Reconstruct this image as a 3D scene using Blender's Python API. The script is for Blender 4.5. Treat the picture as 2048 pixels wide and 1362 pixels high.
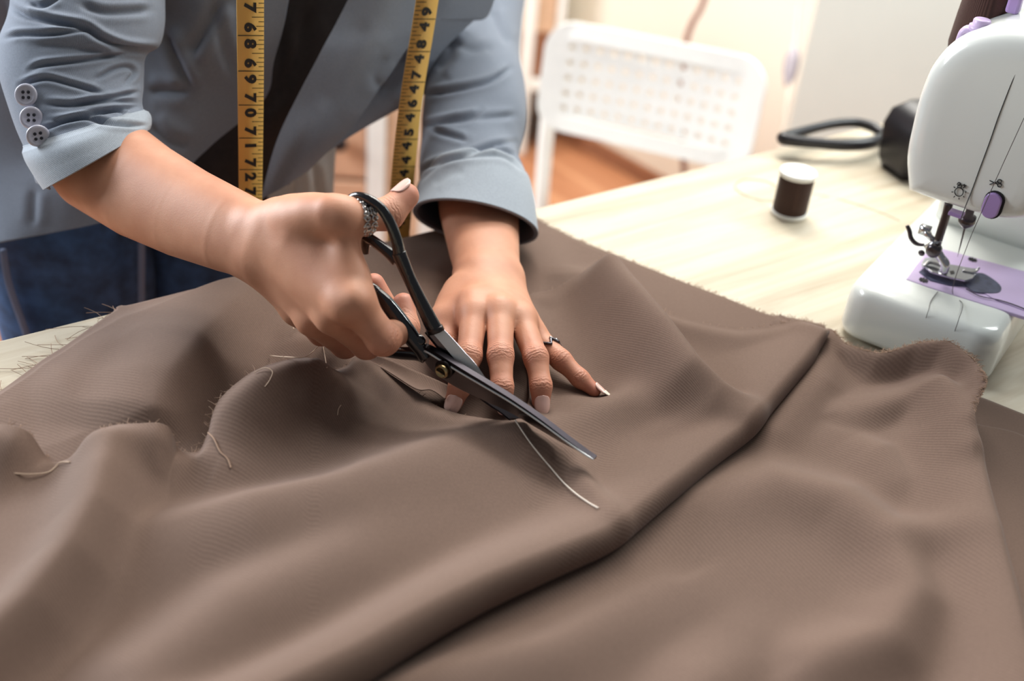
import bpy, bmesh, math, random
import numpy as np
from mathutils import Vector, Matrix, Euler

for o in list(bpy.data.objects):
    bpy.data.objects.remove(o)
SC = bpy.context.scene
COL = SC.collection
random.seed(4)
RNG = np.random.default_rng(7)

# ------------------------------------------------------------------ camera
F, DIST, ZT = 2274.0, 0.83, 0.88            # focal length in px (2048 wide), distance to table, table height
PITCH, ROLL = math.radians(33.5), math.radians(-5.4)
fwd = np.array([0, math.cos(PITCH), -math.sin(PITCH)])
_r0 = np.array([1.0, 0, 0])
_u0 = np.cross(_r0, fwd)
cright = math.cos(ROLL) * _r0 - math.sin(ROLL) * _u0
cup = math.cos(ROLL) * _u0 + math.sin(ROLL) * _r0
CAM = np.array([0, 0, ZT]) - fwd * DIST
cd = bpy.data.cameras.new('camera')
cam = bpy.data.objects.new('camera', cd)
COL.objects.link(cam)
M = Matrix(((cright[0], cup[0], -fwd[0], CAM[0]), (cright[1], cup[1], -fwd[1], CAM[1]),
            (cright[2], cup[2], -fwd[2], CAM[2]), (0, 0, 0, 1)))
cam.matrix_world = M
cd.sensor_width = 36.0
cd.lens = F / 2048 * 36.0
cd.clip_start = 0.05
cd.dof.use_dof = True
cd.dof.focus_distance = 0.755
cd.dof.aperture_fstop = 3.8
SC.camera = cam

# ------------------------------------------------------------------ world and lights
w = bpy.data.worlds.new('world')
SC.world = w
w.use_nodes = True
bg = w.node_tree.nodes['Background']
bg.inputs[0].default_value = (0.92, 0.95, 1.0, 1)
bg.inputs[1].default_value = 0.135


def area(name, loc, target, sx, sy, power, color):
    l = bpy.data.lights.new(name, 'AREA')
    l.shape = 'RECTANGLE'
    l.size, l.size_y, l.energy, l.color = sx, sy, power, color
    o = bpy.data.objects.new(name, l)
    COL.objects.link(o)
    o.location = loc
    o.rotation_euler = (Vector(target) - Vector(loc)).to_track_quat('-Z', 'Y').to_euler()
    return o


area('window_light', (-1.55, 0.45, 1.55), (-0.05, 0.0, 0.90), 0.8, 0.8, 32, (0.88, 0.94, 1.0))
area('chair_fill_light', (-2.3, 0.75, 1.5), (0.4, 1.5, 0.6), 1.0, 1.0, 26, (1.0, 0.97, 0.92))  # added fill, not a known window; brightens the chair front and wall
area('ceiling_panel_light', (0.30, 0.85, 2.4), (0.10, 0.1, 0.88), 1.2, 1.2, 26, (1.0, 0.96, 0.90))
area('back_wall_fill', (-0.15, 1.65, 2.6), (0.55, 2.15, 0.5), 1.2, 0.8, 55, (1.0, 0.97, 0.90))  # extra lamp put in to lift the walls behind
area('right_wall_fill', (1.7, 1.0, 2.5), (1.5, 2.3, 0.6), 0.9, 0.6, 55, (0.94, 1.0, 0.98))  # added lamp out of view, whitens the right wall

vs = SC.view_settings
vs.view_transform = 'Standard'
vs.look = 'None'
vs.exposure = 0.25
vs.gamma = 1.0
vs.use_curve_mapping = False


# ------------------------------------------------------------------ surveying helpers
def ray(x, y):
    return fwd + cright * ((x - 1024) / F) - cup * ((y - 681) / F)


def onz(x, y, h=0.0):            # point on the horizontal plane h above the table top
    d = ray(x, y)
    return CAM + d * ((ZT + h - CAM[2]) / d[2])


def pd(x, y, d):                 # point at distance d along the viewing axis
    return CAM + ray(x, y) * d


def onplane(x, y, P0, n):
    d = ray(x, y)
    return CAM + d * (((P0 - CAM) @ n) / (d @ n))


EDGE0 = onz(240, 620)
_e1 = onz(1560, 295)
EDIR = (_e1 - EDGE0) / np.linalg.norm(_e1 - EDGE0)       # along the far table edge
ENRM = np.array([-EDIR[1], EDIR[0], 0])                  # away from the table, towards the person


def pe(x, y, d):                 # point on the upright plane d behind the table edge
    return onplane(x, y, EDGE0 + ENRM * d, ENRM)


def proj(P):
    v = np.asarray(P) - CAM
    z = v @ fwd
    return np.stack([1024 + F * (v @ cright) / z, 681 - F * (v @ cup) / z, z], -1)


# ------------------------------------------------------------------ materials
def new_mat(name):
    m = bpy.data.materials.new(name)
    m.use_nodes = True
    nt = m.node_tree
    return m, nt, nt.nodes['Principled BSDF']


def srgb(r, g, b):
    f = lambda c: (c / 255 / 12.92) if c / 255 <= 0.04045 else ((c / 255 + 0.055) / 1.055) ** 2.4
    return (f(r), f(g), f(b), 1)


def nd(nt, t, **k):
    n = nt.nodes.new(t)
    for a, b in k.items():
        setattr(n, a, b)
    return n


def coords(nt, scale=(1, 1, 1), rot=(0, 0, 0), kind='Object'):
    tc = nd(nt, 'ShaderNodeTexCoord')
    mp = nd(nt, 'ShaderNodeMapping')
    mp.inputs['Scale'].default_value = scale
    mp.inputs['Rotation'].default_value = rot
    nt.links.new(tc.outputs[kind], mp.inputs[0])
    return mp.outputs[0]


def ramp(nt, fac, stops):
    r = nd(nt, 'ShaderNodeValToRGB')
    e = r.color_ramp.elements
    while len(e) < len(stops):
        e.new(0.5)
    for i, (p, c) in enumerate(stops):
        e[i].position = p
        e[i].color = c
    nt.links.new(fac, r.inputs[0])
    return r.outputs[0]


def plain(name, col, rough=0.5, metal=0.0, coat=0.0, noise=0.04, nscale=30, bump=0.0, spec=0.5, trans=0.0, alpha=1.0):
    m, nt, p = new_mat(name)
    v = coords(nt)
    n = nd(nt, 'ShaderNodeTexNoise')
    n.inputs['Scale'].default_value = nscale
    n.inputs['Detail'].default_value = 3
    nt.links.new(v, n.inputs['Vector'])
    a = tuple(max(0, c * (1 - noise * 2)) for c in col[:3]) + (1,)
    b = tuple(min(1, c * (1 + noise * 2)) for c in col[:3]) + (1,)
    nt.links.new(ramp(nt, n.outputs['Fac'], [(0.3, a), (0.7, b)]), p.inputs['Base Color'])
    p.inputs['Roughness'].default_value = rough
    p.inputs['Metallic'].default_value = metal
    p.inputs['Coat Weight'].default_value = coat
    p.inputs['Coat Roughness'].default_value = 0.08
    p.inputs['Specular IOR Level'].default_value = spec
    p.inputs['Transmission Weight'].default_value = trans
    p.inputs['Alpha'].default_value = alpha
    if bump:
        b_ = nd(nt, 'ShaderNodeBump')
        b_.inputs['Strength'].default_value = bump
        b_.inputs['Distance'].default_value = 0.001
        nt.links.new(n.outputs['Fac'], b_.inputs['Height'])
        nt.links.new(b_.outputs[0], p.inputs['Normal'])
    return m


def woven(name, col, period=0.0012, ang=0.7, rough=0.85, amp=0.10, sheen=0.15, cross=False, bump=0.25, big=0.06, kind='Object'):
    m, nt, p = new_mat(name)
    waves = []
    for a in ([ang, ang + math.pi / 2] if cross else [ang]):
        wv = nd(nt, 'ShaderNodeTexWave', wave_type='BANDS', bands_direction='X')
        wv.inputs['Scale'].default_value = 2 * math.pi / (20 * period)
        wv.inputs['Distortion'].default_value = 0.6
        wv.inputs['Detail'].default_value = 1
        nt.links.new(coords(nt, rot=(0, 0, a), kind=kind), wv.inputs['Vector'])
        waves.append(wv.outputs['Fac'])
    h = waves[0]
    if cross:
        mx = nd(nt, 'ShaderNodeMath', operation='MULTIPLY')
        nt.links.new(waves[0], mx.inputs[0])
        nt.links.new(waves[1], mx.inputs[1])
        h = mx.outputs[0]
    n = nd(nt, 'ShaderNodeTexNoise')
    n.inputs['Scale'].default_value = 9
    n.inputs['Detail'].default_value = 5
    nt.links.new(coords(nt), n.inputs['Vector'])
    n2 = nd(nt, 'ShaderNodeTexNoise')
    n2.inputs['Scale'].default_value = 700
    nt.links.new(coords(nt), n2.inputs['Vector'])
    c = np.array(col[:3])
    lo = tuple(c * (1 - amp)) + (1,)
    hi = tuple(np.minimum(1, c * (1 + amp))) + (1,)
    cr = ramp(nt, h, [(0.1, lo), (0.9, hi)])
    mul = nd(nt, 'ShaderNodeMix', data_type='RGBA', blend_type='MULTIPLY')
    mul.inputs[0].default_value = 1
    nt.links.new(cr, mul.inputs[6])
    nt.links.new(ramp(nt, n.outputs['Fac'], [(0.25, (1 - big,) * 3 + (1,)), (0.75, (1 + big * 0, 1, 1, 1))]), mul.inputs[7])
    mul2 = nd(nt, 'ShaderNodeMix', data_type='RGBA', blend_type='MULTIPLY')
    mul2.inputs[0].default_value = 1
    nt.links.new(mul.outputs[2], mul2.inputs[6])
    nt.links.new(ramp(nt, n2.outputs['Fac'], [(0.3, (0.88, 0.88, 0.88, 1)), (0.7, (1, 1, 1, 1))]), mul2.inputs[7])
    nt.links.new(mul2.outputs[2], p.inputs['Base Color'])
    p.inputs['Roughness'].default_value = rough
    p.inputs['Sheen Weight'].default_value = sheen
    p.inputs['Sheen Roughness'].default_value = 0.4
    p.inputs['Specular IOR Level'].default_value = 0.25
    bp = nd(nt, 'ShaderNodeBump')
    bp.inputs['Strength'].default_value = bump
    bp.inputs['Distance'].default_value = period * 0.4
    nt.links.new(h, bp.inputs['Height'])
    nt.links.new(bp.outputs[0], p.inputs['Normal'])
    return m


def wood(name, stops, scale, rot, rough=0.45):
    m, nt, p = new_mat(name)
    v = coords(nt, scale=scale, rot=rot)
    n = nd(nt, 'ShaderNodeTexNoise')
    n.inputs['Scale'].default_value = 1.0
    n.inputs['Detail'].default_value = 6
    n.inputs['Roughness'].default_value = 0.6
    n.inputs['Distortion'].default_value = 0.5
    nt.links.new(v, n.inputs['Vector'])
    nt.links.new(ramp(nt, n.outputs['Fac'], stops), p.inputs['Base Color'])
    p.inputs['Roughness'].default_value = rough
    return m


# ------------------------------------------------------------------ object helpers
def obj(name, verts, faces, mat=None, parent=None, smooth=True, sub=0, solid=0.0, bevel=0.0):
    me = bpy.data.meshes.new(name)
    me.from_pydata([tuple(map(float, v)) for v in verts], [], [tuple(int(i) for i in f) for f in faces])
    me.validate()
    return wrap(name, me, mat, parent, smooth, sub, solid, bevel)


def wrap(name, me, mat=None, parent=None, smooth=True, sub=0, solid=0.0, bevel=0.0):
    o = bpy.data.objects.new(name, me)
    COL.objects.link(o)
    if mat:
        me.materials.append(mat)
    if smooth:
        me.polygons.foreach_set('use_smooth', [True] * len(me.polygons))
    if parent:
        o.parent = parent
        o.matrix_parent_inverse = mat_of(parent).inverted()
    if bevel:
        b = o.modifiers.new('bevel', 'BEVEL')
        b.width = bevel
        b.segments = 3
        b.limit_method = 'ANGLE'
    if sub:
        s = o.modifiers.new('sub', 'SUBSURF')
        s.levels = s.render_levels = sub
    if solid:
        s = o.modifiers.new('solid', 'SOLIDIFY')
        s.thickness = solid
        s.offset = -1 if solid > 0 else 1
    return o


def mat_of(o):
    m = o.matrix_basis.copy()
    if o.parent:
        m = mat_of(o.parent) @ o.matrix_parent_inverse @ m
    return m


def thing(name, label, cat, loc=(0, 0, 0), group=None):
    o = bpy.data.objects.new(name, None)
    COL.objects.link(o)
    o.location = tuple(float(c) for c in loc)
    o.empty_display_size = 0.05
    tag(o, label, cat, group)
    return o


def tag(o, label=None, cat=None, group=None, kind=None):
    if label:
        o['label'] = label
    if cat:
        o['category'] = cat
    if group:
        o['group'] = group
    if kind:
        o['kind'] = kind
    return o


def crom(P, n):
    """Catmull-Rom resample of an (k, d) control polyline to n points (uniform in index)."""
    P = np.asarray(P, float)
    k = len(P)
    t = np.linspace(0, k - 1, n)
    i = np.clip(np.floor(t).astype(int), 0, k - 2)
    f = (t - i)[:, None]
    p0, p1, p2, p3 = P[np.maximum(i - 1, 0)], P[i], P[i + 1], P[np.minimum(i + 2, k - 1)]
    return 0.5 * (2 * p1 + (p2 - p0) * f + (2 * p0 - 5 * p1 + 4 * p2 - p3) * f ** 2 + (3 * p1 - p0 - 3 * p2 + p3) * f ** 3)


def grid_faces(a, b, wrap_b=False):
    i = np.arange(a - 1)[:, None]
    j = np.arange(b if wrap_b else b - 1)[None, :]
    j2 = (j + 1) % b
    return np.stack([(i * b + j), (i * b + j2), ((i + 1) * b + j2), ((i + 1) * b + j)], -1).reshape(-1, 4)


def gridmesh(name, G, mat, parent=None, uv=False, **k):
    a, b, _ = G.shape
    o = obj(name, G.reshape(-1, 3), grid_faces(a, b), mat, parent, **k)
    if uv:                                                # arc-length coordinates, metres
        du = np.zeros((a, b))
        dv = np.zeros((a, b))
        du[1:] = np.cumsum(np.linalg.norm(np.diff(G, axis=0), axis=2), 0)
        dv[:, 1:] = np.cumsum(np.linalg.norm(np.diff(G, axis=1), axis=2), 1)
        mid = dv[a // 2]
        dv = np.broadcast_to(mid, (a, b))
        st = np.stack([du.ravel(), dv.ravel()], 1)
        me = o.data
        lay = me.uv_layers.new(name='cloth')
        idx = np.empty(len(me.loops), int)
        me.loops.foreach_get('vertex_index', idx)
        lay.data.foreach_set('uv', st[idx].ravel())
    return o


def tube_geo(pts, radii, seg=10, caps=True, flat=None):
    """Swept tube. radii scalar / list; flat=(normal, factor) squashes along a fixed direction."""
    P = np.asarray(pts, float)
    n = len(P)
    R = np.full(n, radii) if np.isscalar(radii) else np.asarray(radii, float)
    T = np.gradient(P, axis=0)
    T /= np.linalg.norm(T, axis=1)[:, None] + 1e-12
    ref = np.array([0, 0, 1.0]) if flat is None else np.asarray(flat[0], float)
    if flat is None and abs(T[0] @ ref) > 0.9:
        ref = np.array([1.0, 0, 0])
    V = []
    N = ref - T[0] * (T[0] @ ref)
    N /= np.linalg.norm(N)
    th = np.linspace(0, 2 * np.pi, seg, endpoint=False)
    for i in range(n):
        if flat is not None:
            N = ref
        N = N - T[i] * (T[i] @ N)
        N /= np.linalg.norm(N) + 1e-12
        B = np.cross(T[i], N)
        fl = 1.0 if flat is None else flat[1]
        V.append(P[i] + R[i] * (np.outer(np.cos(th) * fl, N) + np.outer(np.sin(th), B)))
    V = np.concatenate(V)
    Fc = [tuple(f) for f in grid_faces(n, seg, True)]
    if caps:
        c0, c1 = len(V), len(V) + 1
        V = np.vstack([V, P[0], P[-1]])
        for j in range(seg):
            Fc.append((c0, (j + 1) % seg, j))
            Fc.append((c1, (n - 1) * seg + j, (n - 1) * seg + (j + 1) % seg))
    return V, Fc


def tube(name, pts, radii, mat, parent=None, seg=10, res=None, flat=None, **k):
    if res:
        pts = crom(pts, res)
        if not np.isscalar(radii):
            radii = crom(np.asarray(radii, float)[:, None], res)[:, 0]
    V, Fc = tube_geo(pts, radii, seg, True, flat)
    return obj(name, V, Fc, mat, parent, **k)


def join_geo(parts):
    V, Fc, o = [], [], 0
    for v, f in parts:
        V.append(np.asarray(v, float))
        Fc += [tuple(int(i) + o for i in q) for q in f]
        o += len(v)
    return np.vstack(V), Fc


def box_geo(lo, hi, X=(1, 0, 0), Y=(0, 1, 0), Z=(0, 0, 1), O=(0, 0, 0)):
    X, Y, Z, O = (np.asarray(a, float) for a in (X, Y, Z, O))
    V = [O + X * x + Y * y + Z * z for z in (lo[2], hi[2]) for y in (lo[1], hi[1]) for x in (lo[0], hi[0])]
    return np.array(V), [(0, 2, 3, 1), (4, 5, 7, 6), (0, 1, 5, 4), (2, 6, 7, 3), (0, 4, 6, 2), (1, 3, 7, 5)]


def lathe_geo(profile, seg=32, O=(0, 0, 0), X=(1, 0, 0), Y=(0, 1, 0), Z=(0, 0, 1)):
    X, Y, Z, O = (np.asarray(a, float) for a in (X, Y, Z, O))
    th = np.linspace(0, 2 * np.pi, seg, endpoint=False)
    V = np.concatenate([O + r * (np.outer(np.cos(th), X) + np.outer(np.sin(th), Y)) + z * Z for r, z in profile])
    n = len(profile)
    Fc = [tuple(f) for f in grid_faces(n, seg, True)]
    Fc.append(tuple(range(seg))[::-1])
    Fc.append(tuple((n - 1) * seg + j for j in range(seg)))
    return V, Fc


def prism_geo(poly, lo, hi, O, X, Y, N):
    """Polygon (list of 2-D points in X, Y) extruded from lo to hi along N."""
    O, X, Y, N = (np.asarray(a, float) for a in (O, X, Y, N))
    n = len(poly)
    V = [O + X * a + Y * b + N * h for h in (lo, hi) for a, b in poly]
    Fc = [tuple(range(n))[::-1], tuple(range(n, 2 * n))]
    Fc += [(i, (i + 1) % n, n + (i + 1) % n, n + i) for i in range(n)]
    return np.array(V), Fc


def rrect(x0, x1, y0, y1, r, seg=6):
    out = []
    for cx, cy, a in ((x1 - r, y0 + r, -90), (x1 - r, y1 - r, 0), (x0 + r, y1 - r, 90), (x0 + r, y0 + r, 180)):
        for k in range(seg + 1):
            t = math.radians(a + 90 * k / seg)
            out.append((cx + r * math.cos(t), cy + r * math.sin(t)))
    return out


def unit(v):
    v = np.asarray(v, float)
    return v / np.linalg.norm(v)


def seg_dist(P, poly):
    """distance from points P (n,2) to polyline, signed side, and parameter along."""
    poly = np.asarray(poly, float)
    best = np.full(len(P), 1e9)
    side = np.zeros(len(P))
    par = np.zeros(len(P))
    L = np.r_[0, np.cumsum(np.linalg.norm(np.diff(poly[:, :2], axis=0), axis=1))]
    for i in range(len(poly) - 1):
        a, b = poly[i, :2], poly[i + 1, :2]
        ab = b - a
        t = np.clip(((P - a) @ ab) / (ab @ ab), 0, 1)
        q = a + t[:, None] * ab
        d = np.linalg.norm(P - q, axis=1)
        m = d < best
        best[m] = d[m]
        v = P - a
        side[m] = np.sign(ab[0] * v[:, 1] - ab[1] * v[:, 0])[m]
        par[m] = (L[i] + t * (L[i + 1] - L[i]))[m] / L[-1]
    return best, side, par

# ================================================================== the room
def wood2(name, stops, ang, along, across, rough=0.45, dist=0.6):
    m, nt, p = new_mat(name)
    tc = nd(nt, 'ShaderNodeTexCoord')
    mp = nd(nt, 'ShaderNodeMapping', vector_type='TEXTURE')
    mp.inputs['Rotation'].default_value = (0, 0, ang)
    mp.inputs['Scale'].default_value = (along, across, 0.2)
    nt.links.new(tc.outputs['Object'], mp.inputs[0])
    n = nd(nt, 'ShaderNodeTexNoise')
    n.inputs['Scale'].default_value = 1.0
    n.inputs['Detail'].default_value = 6
    n.inputs['Roughness'].default_value = 0.62
    n.inputs['Distortion'].default_value = dist
    nt.links.new(mp.outputs[0], n.inputs['Vector'])
    nt.links.new(ramp(nt, n.outputs['Fac'], stops), p.inputs['Base Color'])
    p.inputs['Roughness'].default_value = rough
    b = nd(nt, 'ShaderNodeBump')
    b.inputs['Strength'].default_value = 0.15
    b.inputs['Distance'].default_value = 0.0006
    nt.links.new(n.outputs['Fac'], b.inputs['Height'])
    nt.links.new(b.outputs[0], p.inputs['Normal'])
    return m


EANG = math.atan2(EDIR[1], EDIR[0])
m_table = wood2('pale_oak_laminate', [(0.28, srgb(165, 150, 127)), (0.46, srgb(187, 175, 154)), (0.6, srgb(198, 189, 170)), (0.78, srgb(174, 160, 138))],
                EANG, 0.28, 0.018)
m_floor = wood2('brown_floor_wood', [(0.3, srgb(120, 72, 46)), (0.5, srgb(168, 112, 78)), (0.7, srgb(196, 146, 108))], -0.84, 0.9, 0.09)
m_white_wall = plain('cream_wall_paint', srgb(236, 230, 216), 0.7, noise=0.015, nscale=4)
m_cool_wall = plain('cool_white_paint', srgb(226, 232, 228), 0.6, noise=0.015, nscale=4)
m_white = plain('white_plastic', srgb(240, 240, 236), 0.35, noise=0.01)
m_paint = plain('white_lacquer', srgb(236, 238, 234), 0.4, noise=0.015)
m_tan = plain('tan_drawer_wood', srgb(206, 164, 134), 0.55, noise=0.06, nscale=14)
m_card = plain('brown_cardboard', srgb(150, 102, 74), 0.8, noise=0.05)
m_card2 = plain('pale_cardboard', srgb(214, 180, 150), 0.8, noise=0.05)
m_blackplastic = plain('black_plastic', srgb(24, 24, 30), 0.32, noise=0.1)
m_cord = plain('beige_cord', srgb(196, 182, 168), 0.6)
m_cordbrown = plain('brown_cord', srgb(120, 78, 64), 0.6)
m_switch = plain('grey_switch_plastic', srgb(150, 140, 146), 0.5)
m_steel = plain('brushed_steel', srgb(190, 190, 190), 0.25, metal=1.0)

V, Fc = box_geo((-5, -2.5, -0.05), (5, 6, 0.0))
tag(obj('floor', V, Fc, m_floor, smooth=False), kind='structure')

wa0 = onz(1110, 265, -ZT)
wa1 = onz(1280, 360, -ZT)
wdir = unit((wa1 - wa0) * [1, 1, 0])
wnrm = np.array([wdir[1], -wdir[0], 0])
if wnrm @ (CAM - wa0) < 0:
    wnrm = -wnrm
wc = onplane(1600, 150, wa0, wnrm) * [1, 1, 0]            # corner, on the floor
wlen = (wc - wa0) @ wdir
V, Fc = box_geo((-0.02, -0.12, 0), (wlen, 0, 2.6), wdir, wnrm, (0, 0, 1), wa0)
tag(obj('wall_left', V, Fc, m_white_wall, smooth=False), kind='structure')
bdir = np.array([0.86, 0.51, 0])
bn = np.array([-bdir[1], bdir[0], 0])
V, Fc = box_geo((0.0, 0, 0), (2.4, 0.12, 2.6), bdir, bn, (0, 0, 1), wc)
tag(obj('wall_right', V, Fc, m_cool_wall, smooth=False), kind='structure')
V, Fc = box_geo((-4, 4.6, 0), (3, 4.72, 2.6))
tag(obj('wall_back', V, Fc, m_white_wall, smooth=False), kind='structure')
V, Fc = box_geo((-0.02, 0, 0), (wlen, 0.012, 0.05), wdir, wnrm, (0, 0, 1), wa0)
tag(obj('baseboard_left', V, Fc, m_card, smooth=False, bevel=0.003), kind='structure')
q0, q1 = onz(-60, 622, -ZT), onz(26, 618, -ZT)
V, Fc = box_geo((0, 0, 0), (np.linalg.norm(q1 - q0), 0.05, 0.05), unit(q1 - q0), np.cross([0, 0, 1], unit(q1 - q0)), (0, 0, 1), q0)
tag(obj('trim_1', V, Fc, m_paint, smooth=False, bevel=0.004), kind='structure')

# ------------------------------------------------------------------ work table
table = thing('work_table', 'pale oak work table with the brown fabric spread over it', 'table', EDGE0 * [1, 1, 0])
V, Fc = box_geo((-0.75, -0.86, ZT - 0.024), (1.15, 0, ZT), EDIR, ENRM, (0, 0, 1), EDGE0 * [1, 1, 0])
obj('table_top', V, Fc, m_table, table, smooth=False, bevel=0.003)
for a in (-0.69, 1.09):
    for b in (-0.80, -0.06):
        V, Fc = box_geo((a - 0.025, b - 0.025, 0), (a + 0.025, b + 0.025, ZT - 0.0245), EDIR, ENRM, (0, 0, 1), EDGE0 * [1, 1, 0])
        obj('leg', V, Fc, m_paint, table, smooth=False, bevel=0.003)
for (a0, b0, a1, b1) in ((-0.66, -0.07, 1.06, -0.05), (-0.66, -0.81, 1.06, -0.79)):
    V, Fc = box_geo((a0, b0, ZT - 0.09), (a1, b1, ZT - 0.0245), EDIR, ENRM, (0, 0, 1), EDGE0 * [1, 1, 0])
    obj('apron', V, Fc, m_paint, table, smooth=False)

# ------------------------------------------------------------------ perforated chair
c_tl, c_tr = onz(1108, 52, 0.77 - ZT), onz(1535, 138, 0.77 - ZT)
cx = unit((c_tr - c_tl) * [1, 1, 0])
cy = np.array([-cx[1], cx[0], 0])                         # away from the camera
cw = np.linalg.norm((c_tr - c_tl)[:2]) * 1.04
cmid = (c_tl + c_tr) / 2 * [1, 1, 0]
chair = thing('perforated_chair', 'white plastic chair with a perforated backrest beyond the table', 'chair', cmid)
# backrest: curved panel with real holes, grid cells with octagonal openings
hb, zb0 = 0.172, 0.612
NX, NZ = 13, 5


def back_pt(u, v, off):          # u -0.5..0.5 across, v 0..1 up, off thickness
    bow = 0.02 * (1 - (2 * u) ** 2)
    lean = 0.02 * v
    return cmid + cx * (u * cw) + cy * (bow + lean - 0.03 + off) + np.array([0, 0, zb0 + hb * v])


gp = []


def panel(off, flip):
    V, Fc = [], []

    def add(u, v):
        V.append(back_pt(u, v, off))
        return len(V) - 1
    mu, mv = 0.09, 0.15                                   # margins around the hole field
    us = np.linspace(-0.5 + mu, 0.5 - mu, NX + 1)
    vz = np.linspace(mv, 1 - mv, NZ + 1)
    for i in range(NX):
        for j in range(NZ):
            sh = 0.0
            u0, u1, v0, v1 = us[i], us[i + 1], vz[j], vz[j + 1]
            cu, cv, ru, rv = (u0 + u1) / 2, (v0 + v1) / 2, 0.0052 / cw, 0.0052 / hb
            sq = [(u0, v0), (cu, v0), (u1, v0), (u1, cv), (u1, v1), (cu, v1), (u0, v1), (u0, cv)]
            an = [225, 270, 315, 0, 45, 90, 135, 180]
            A = [add(*q) for q in sq]
            B = [add(cu + ru * math.cos(math.radians(a)), cv + rv * math.sin(math.radians(a))) for a in an]
            for k in range(8):
                Fc.append((A[k], A[(k + 1) % 8], B[(k + 1) % 8], B[k]))
    # border, rounded corners
    n = 120
    ring_in, ring_out = [], []
    per = []
    for k in range(n):
        per.append(k / n)
    inner = rrect(-0.5 + mu, 0.5 - mu, mv, 1 - mv, 0.0001, 20)
    outer = rrect(-0.5, 0.5, 0, 1, 0.12, 20)
    outer = [(np.sign(a) * min(abs(a), 0.5), b) for a, b in outer]
    # outer radius expressed in metres
    ro = 0.045
    outer = [(a / cw - 0.5, b / hb) for a, b in rrect(0, cw, 0, hb, ro, 20)]
    A = [add(*q) for q in inner]
    B = [add(*q) for q in outer]
    m = len(A)
    for k in range(m):
        Fc.append((B[k], B[(k + 1) % m], A[(k + 1) % m], A[k]))
    if flip:
        Fc = [f[::-1] for f in Fc]
    return np.array(V), Fc


V, Fc = panel(0, False)
ob = obj('backrest', V, Fc, m_white, chair, smooth=False)
md = ob.modifiers.new('weld', 'WELD')
md.merge_threshold = 0.0004
md = ob.modifiers.new('solid', 'SOLIDIFY')
md.thickness = 0.008
md.offset = 1
for sx in (-1, 1):
    top = back_pt(0.455 * sx, 0.35, 0.022)
    low = back_pt(0.462 * sx, 0.0, 0.022)
    foot = cmid + cx * (0.5 * cw * sx) + cy * (0.06) + np.array([0, 0, 0.001])
    tube('leg', [top, low, (low + foot) / 2 + cy * 0.01, foot], 0.0125, m_white, chair, seg=12, res=16)
    ft = cmid + cx * (0.5 * cw * sx) + cy * -0.40 + np.array([0, 0, 0.001])
    kn = cmid + cx * (0.48 * cw * sx) + cy * -0.34 + np.array([0, 0, 0.42])
    tube('leg', [kn, (kn + ft) / 2, ft], 0.0125, m_white, chair, seg=12, res=10)
    tube('side_rail', [low + cy * 0.0 - np.array([0, 0, 0.19]), kn], 0.011, m_white, chair, seg=10, res=4)
pl = [(a, b) for a, b in rrect(-0.46 * cw, 0.46 * cw, -0.38, -0.04, 0.05)]
V, Fc = prism_geo(pl, 0.425, 0.44, cmid, cx, cy, (0, 0, 1))
obj('seat', V, Fc, m_white, chair, smooth=False, bevel=0.004)

# ------------------------------------------------------------------ drawer unit behind the person
du = thing('drawer_unit', 'tan drawer unit in a white frame seen below the open jacket', 'cabinet', pd(740, 330, 2.15) * [1, 1, 0])
dfx = unit(cright * [1, 1, 0])
dfy = np.array([-dfx[1], dfx[0], 0])
DO = pd(752, 330, 2.15) * [1, 1, 0]


def dbox(name, x0, x1, y0, y1, z0, z1, mat, par=du, bev=0.003):
    V, Fc = box_geo((x0, y0, z0), (x1, y1, z1), dfx, dfy, (0, 0, 1), DO)
    return obj(name, V, Fc, mat, par, smooth=False, bevel=bev)


for x0, x1 in ((-0.42, -0.385), (-0.016, 0.018), (0.085, 0.115)):
    dbox('frame_post', x0, x1, -0.012, 0.03, 0.0, 0.72, m_paint)
dbox('cabinet_body', -0.384, 0.084, 0.012, 0.36, 0.04, 0.70, m_tan)
for k in range(4):
    z0 = 0.06 + k * 0.16
    d = dbox('drawer', -0.38, -0.018, -0.006, 0.0115, z0, z0 + 0.15, m_tan)
    kc = DO + dfx * (-0.068) + np.array([0, 0, z0 + 0.075]) - dfy * 0.006
    V, Fc = lathe_geo([(0.006, 0), (0.006, 0.008), (0.015, 0.012), (0.017, 0.018), (0.012, 0.024), (0.002, 0.025)], 20, kc, dfx, (0, 0, 1), -dfy)
    obj('knob', V, Fc, m_blackplastic, d)
    V, Fc = lathe_geo([(0.010, 0), (0.010, 0.003), (0.006, 0.010), (0.001, 0.011)], 16, kc - dfx * 0.022, dfx, (0, 0, 1), -dfy)
    obj('catch', V, Fc, m_steel, d)
dbox('side_panel', 0.0185, 0.084, -0.004, 0.0115, 0.05, 0.70, m_card2)

# ------------------------------------------------------------------ shelf with boxes at the back
so = pd(1070, 150, 3.1) * [1, 1, 0]
shelf = thing('storage_shelf', 'white storage shelf behind the jacket sleeve', 'shelf', so)


def sbox(name, x0, x1, y0, y1, z0, z1, mat, par, bev=0.003):
    V, Fc = box_geo((x0, y0, z0), (x1, y1, z1), dfx, dfy, (0, 0, 1), so)
    return obj(name, V, Fc, mat, par, smooth=False, bevel=bev)


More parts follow.
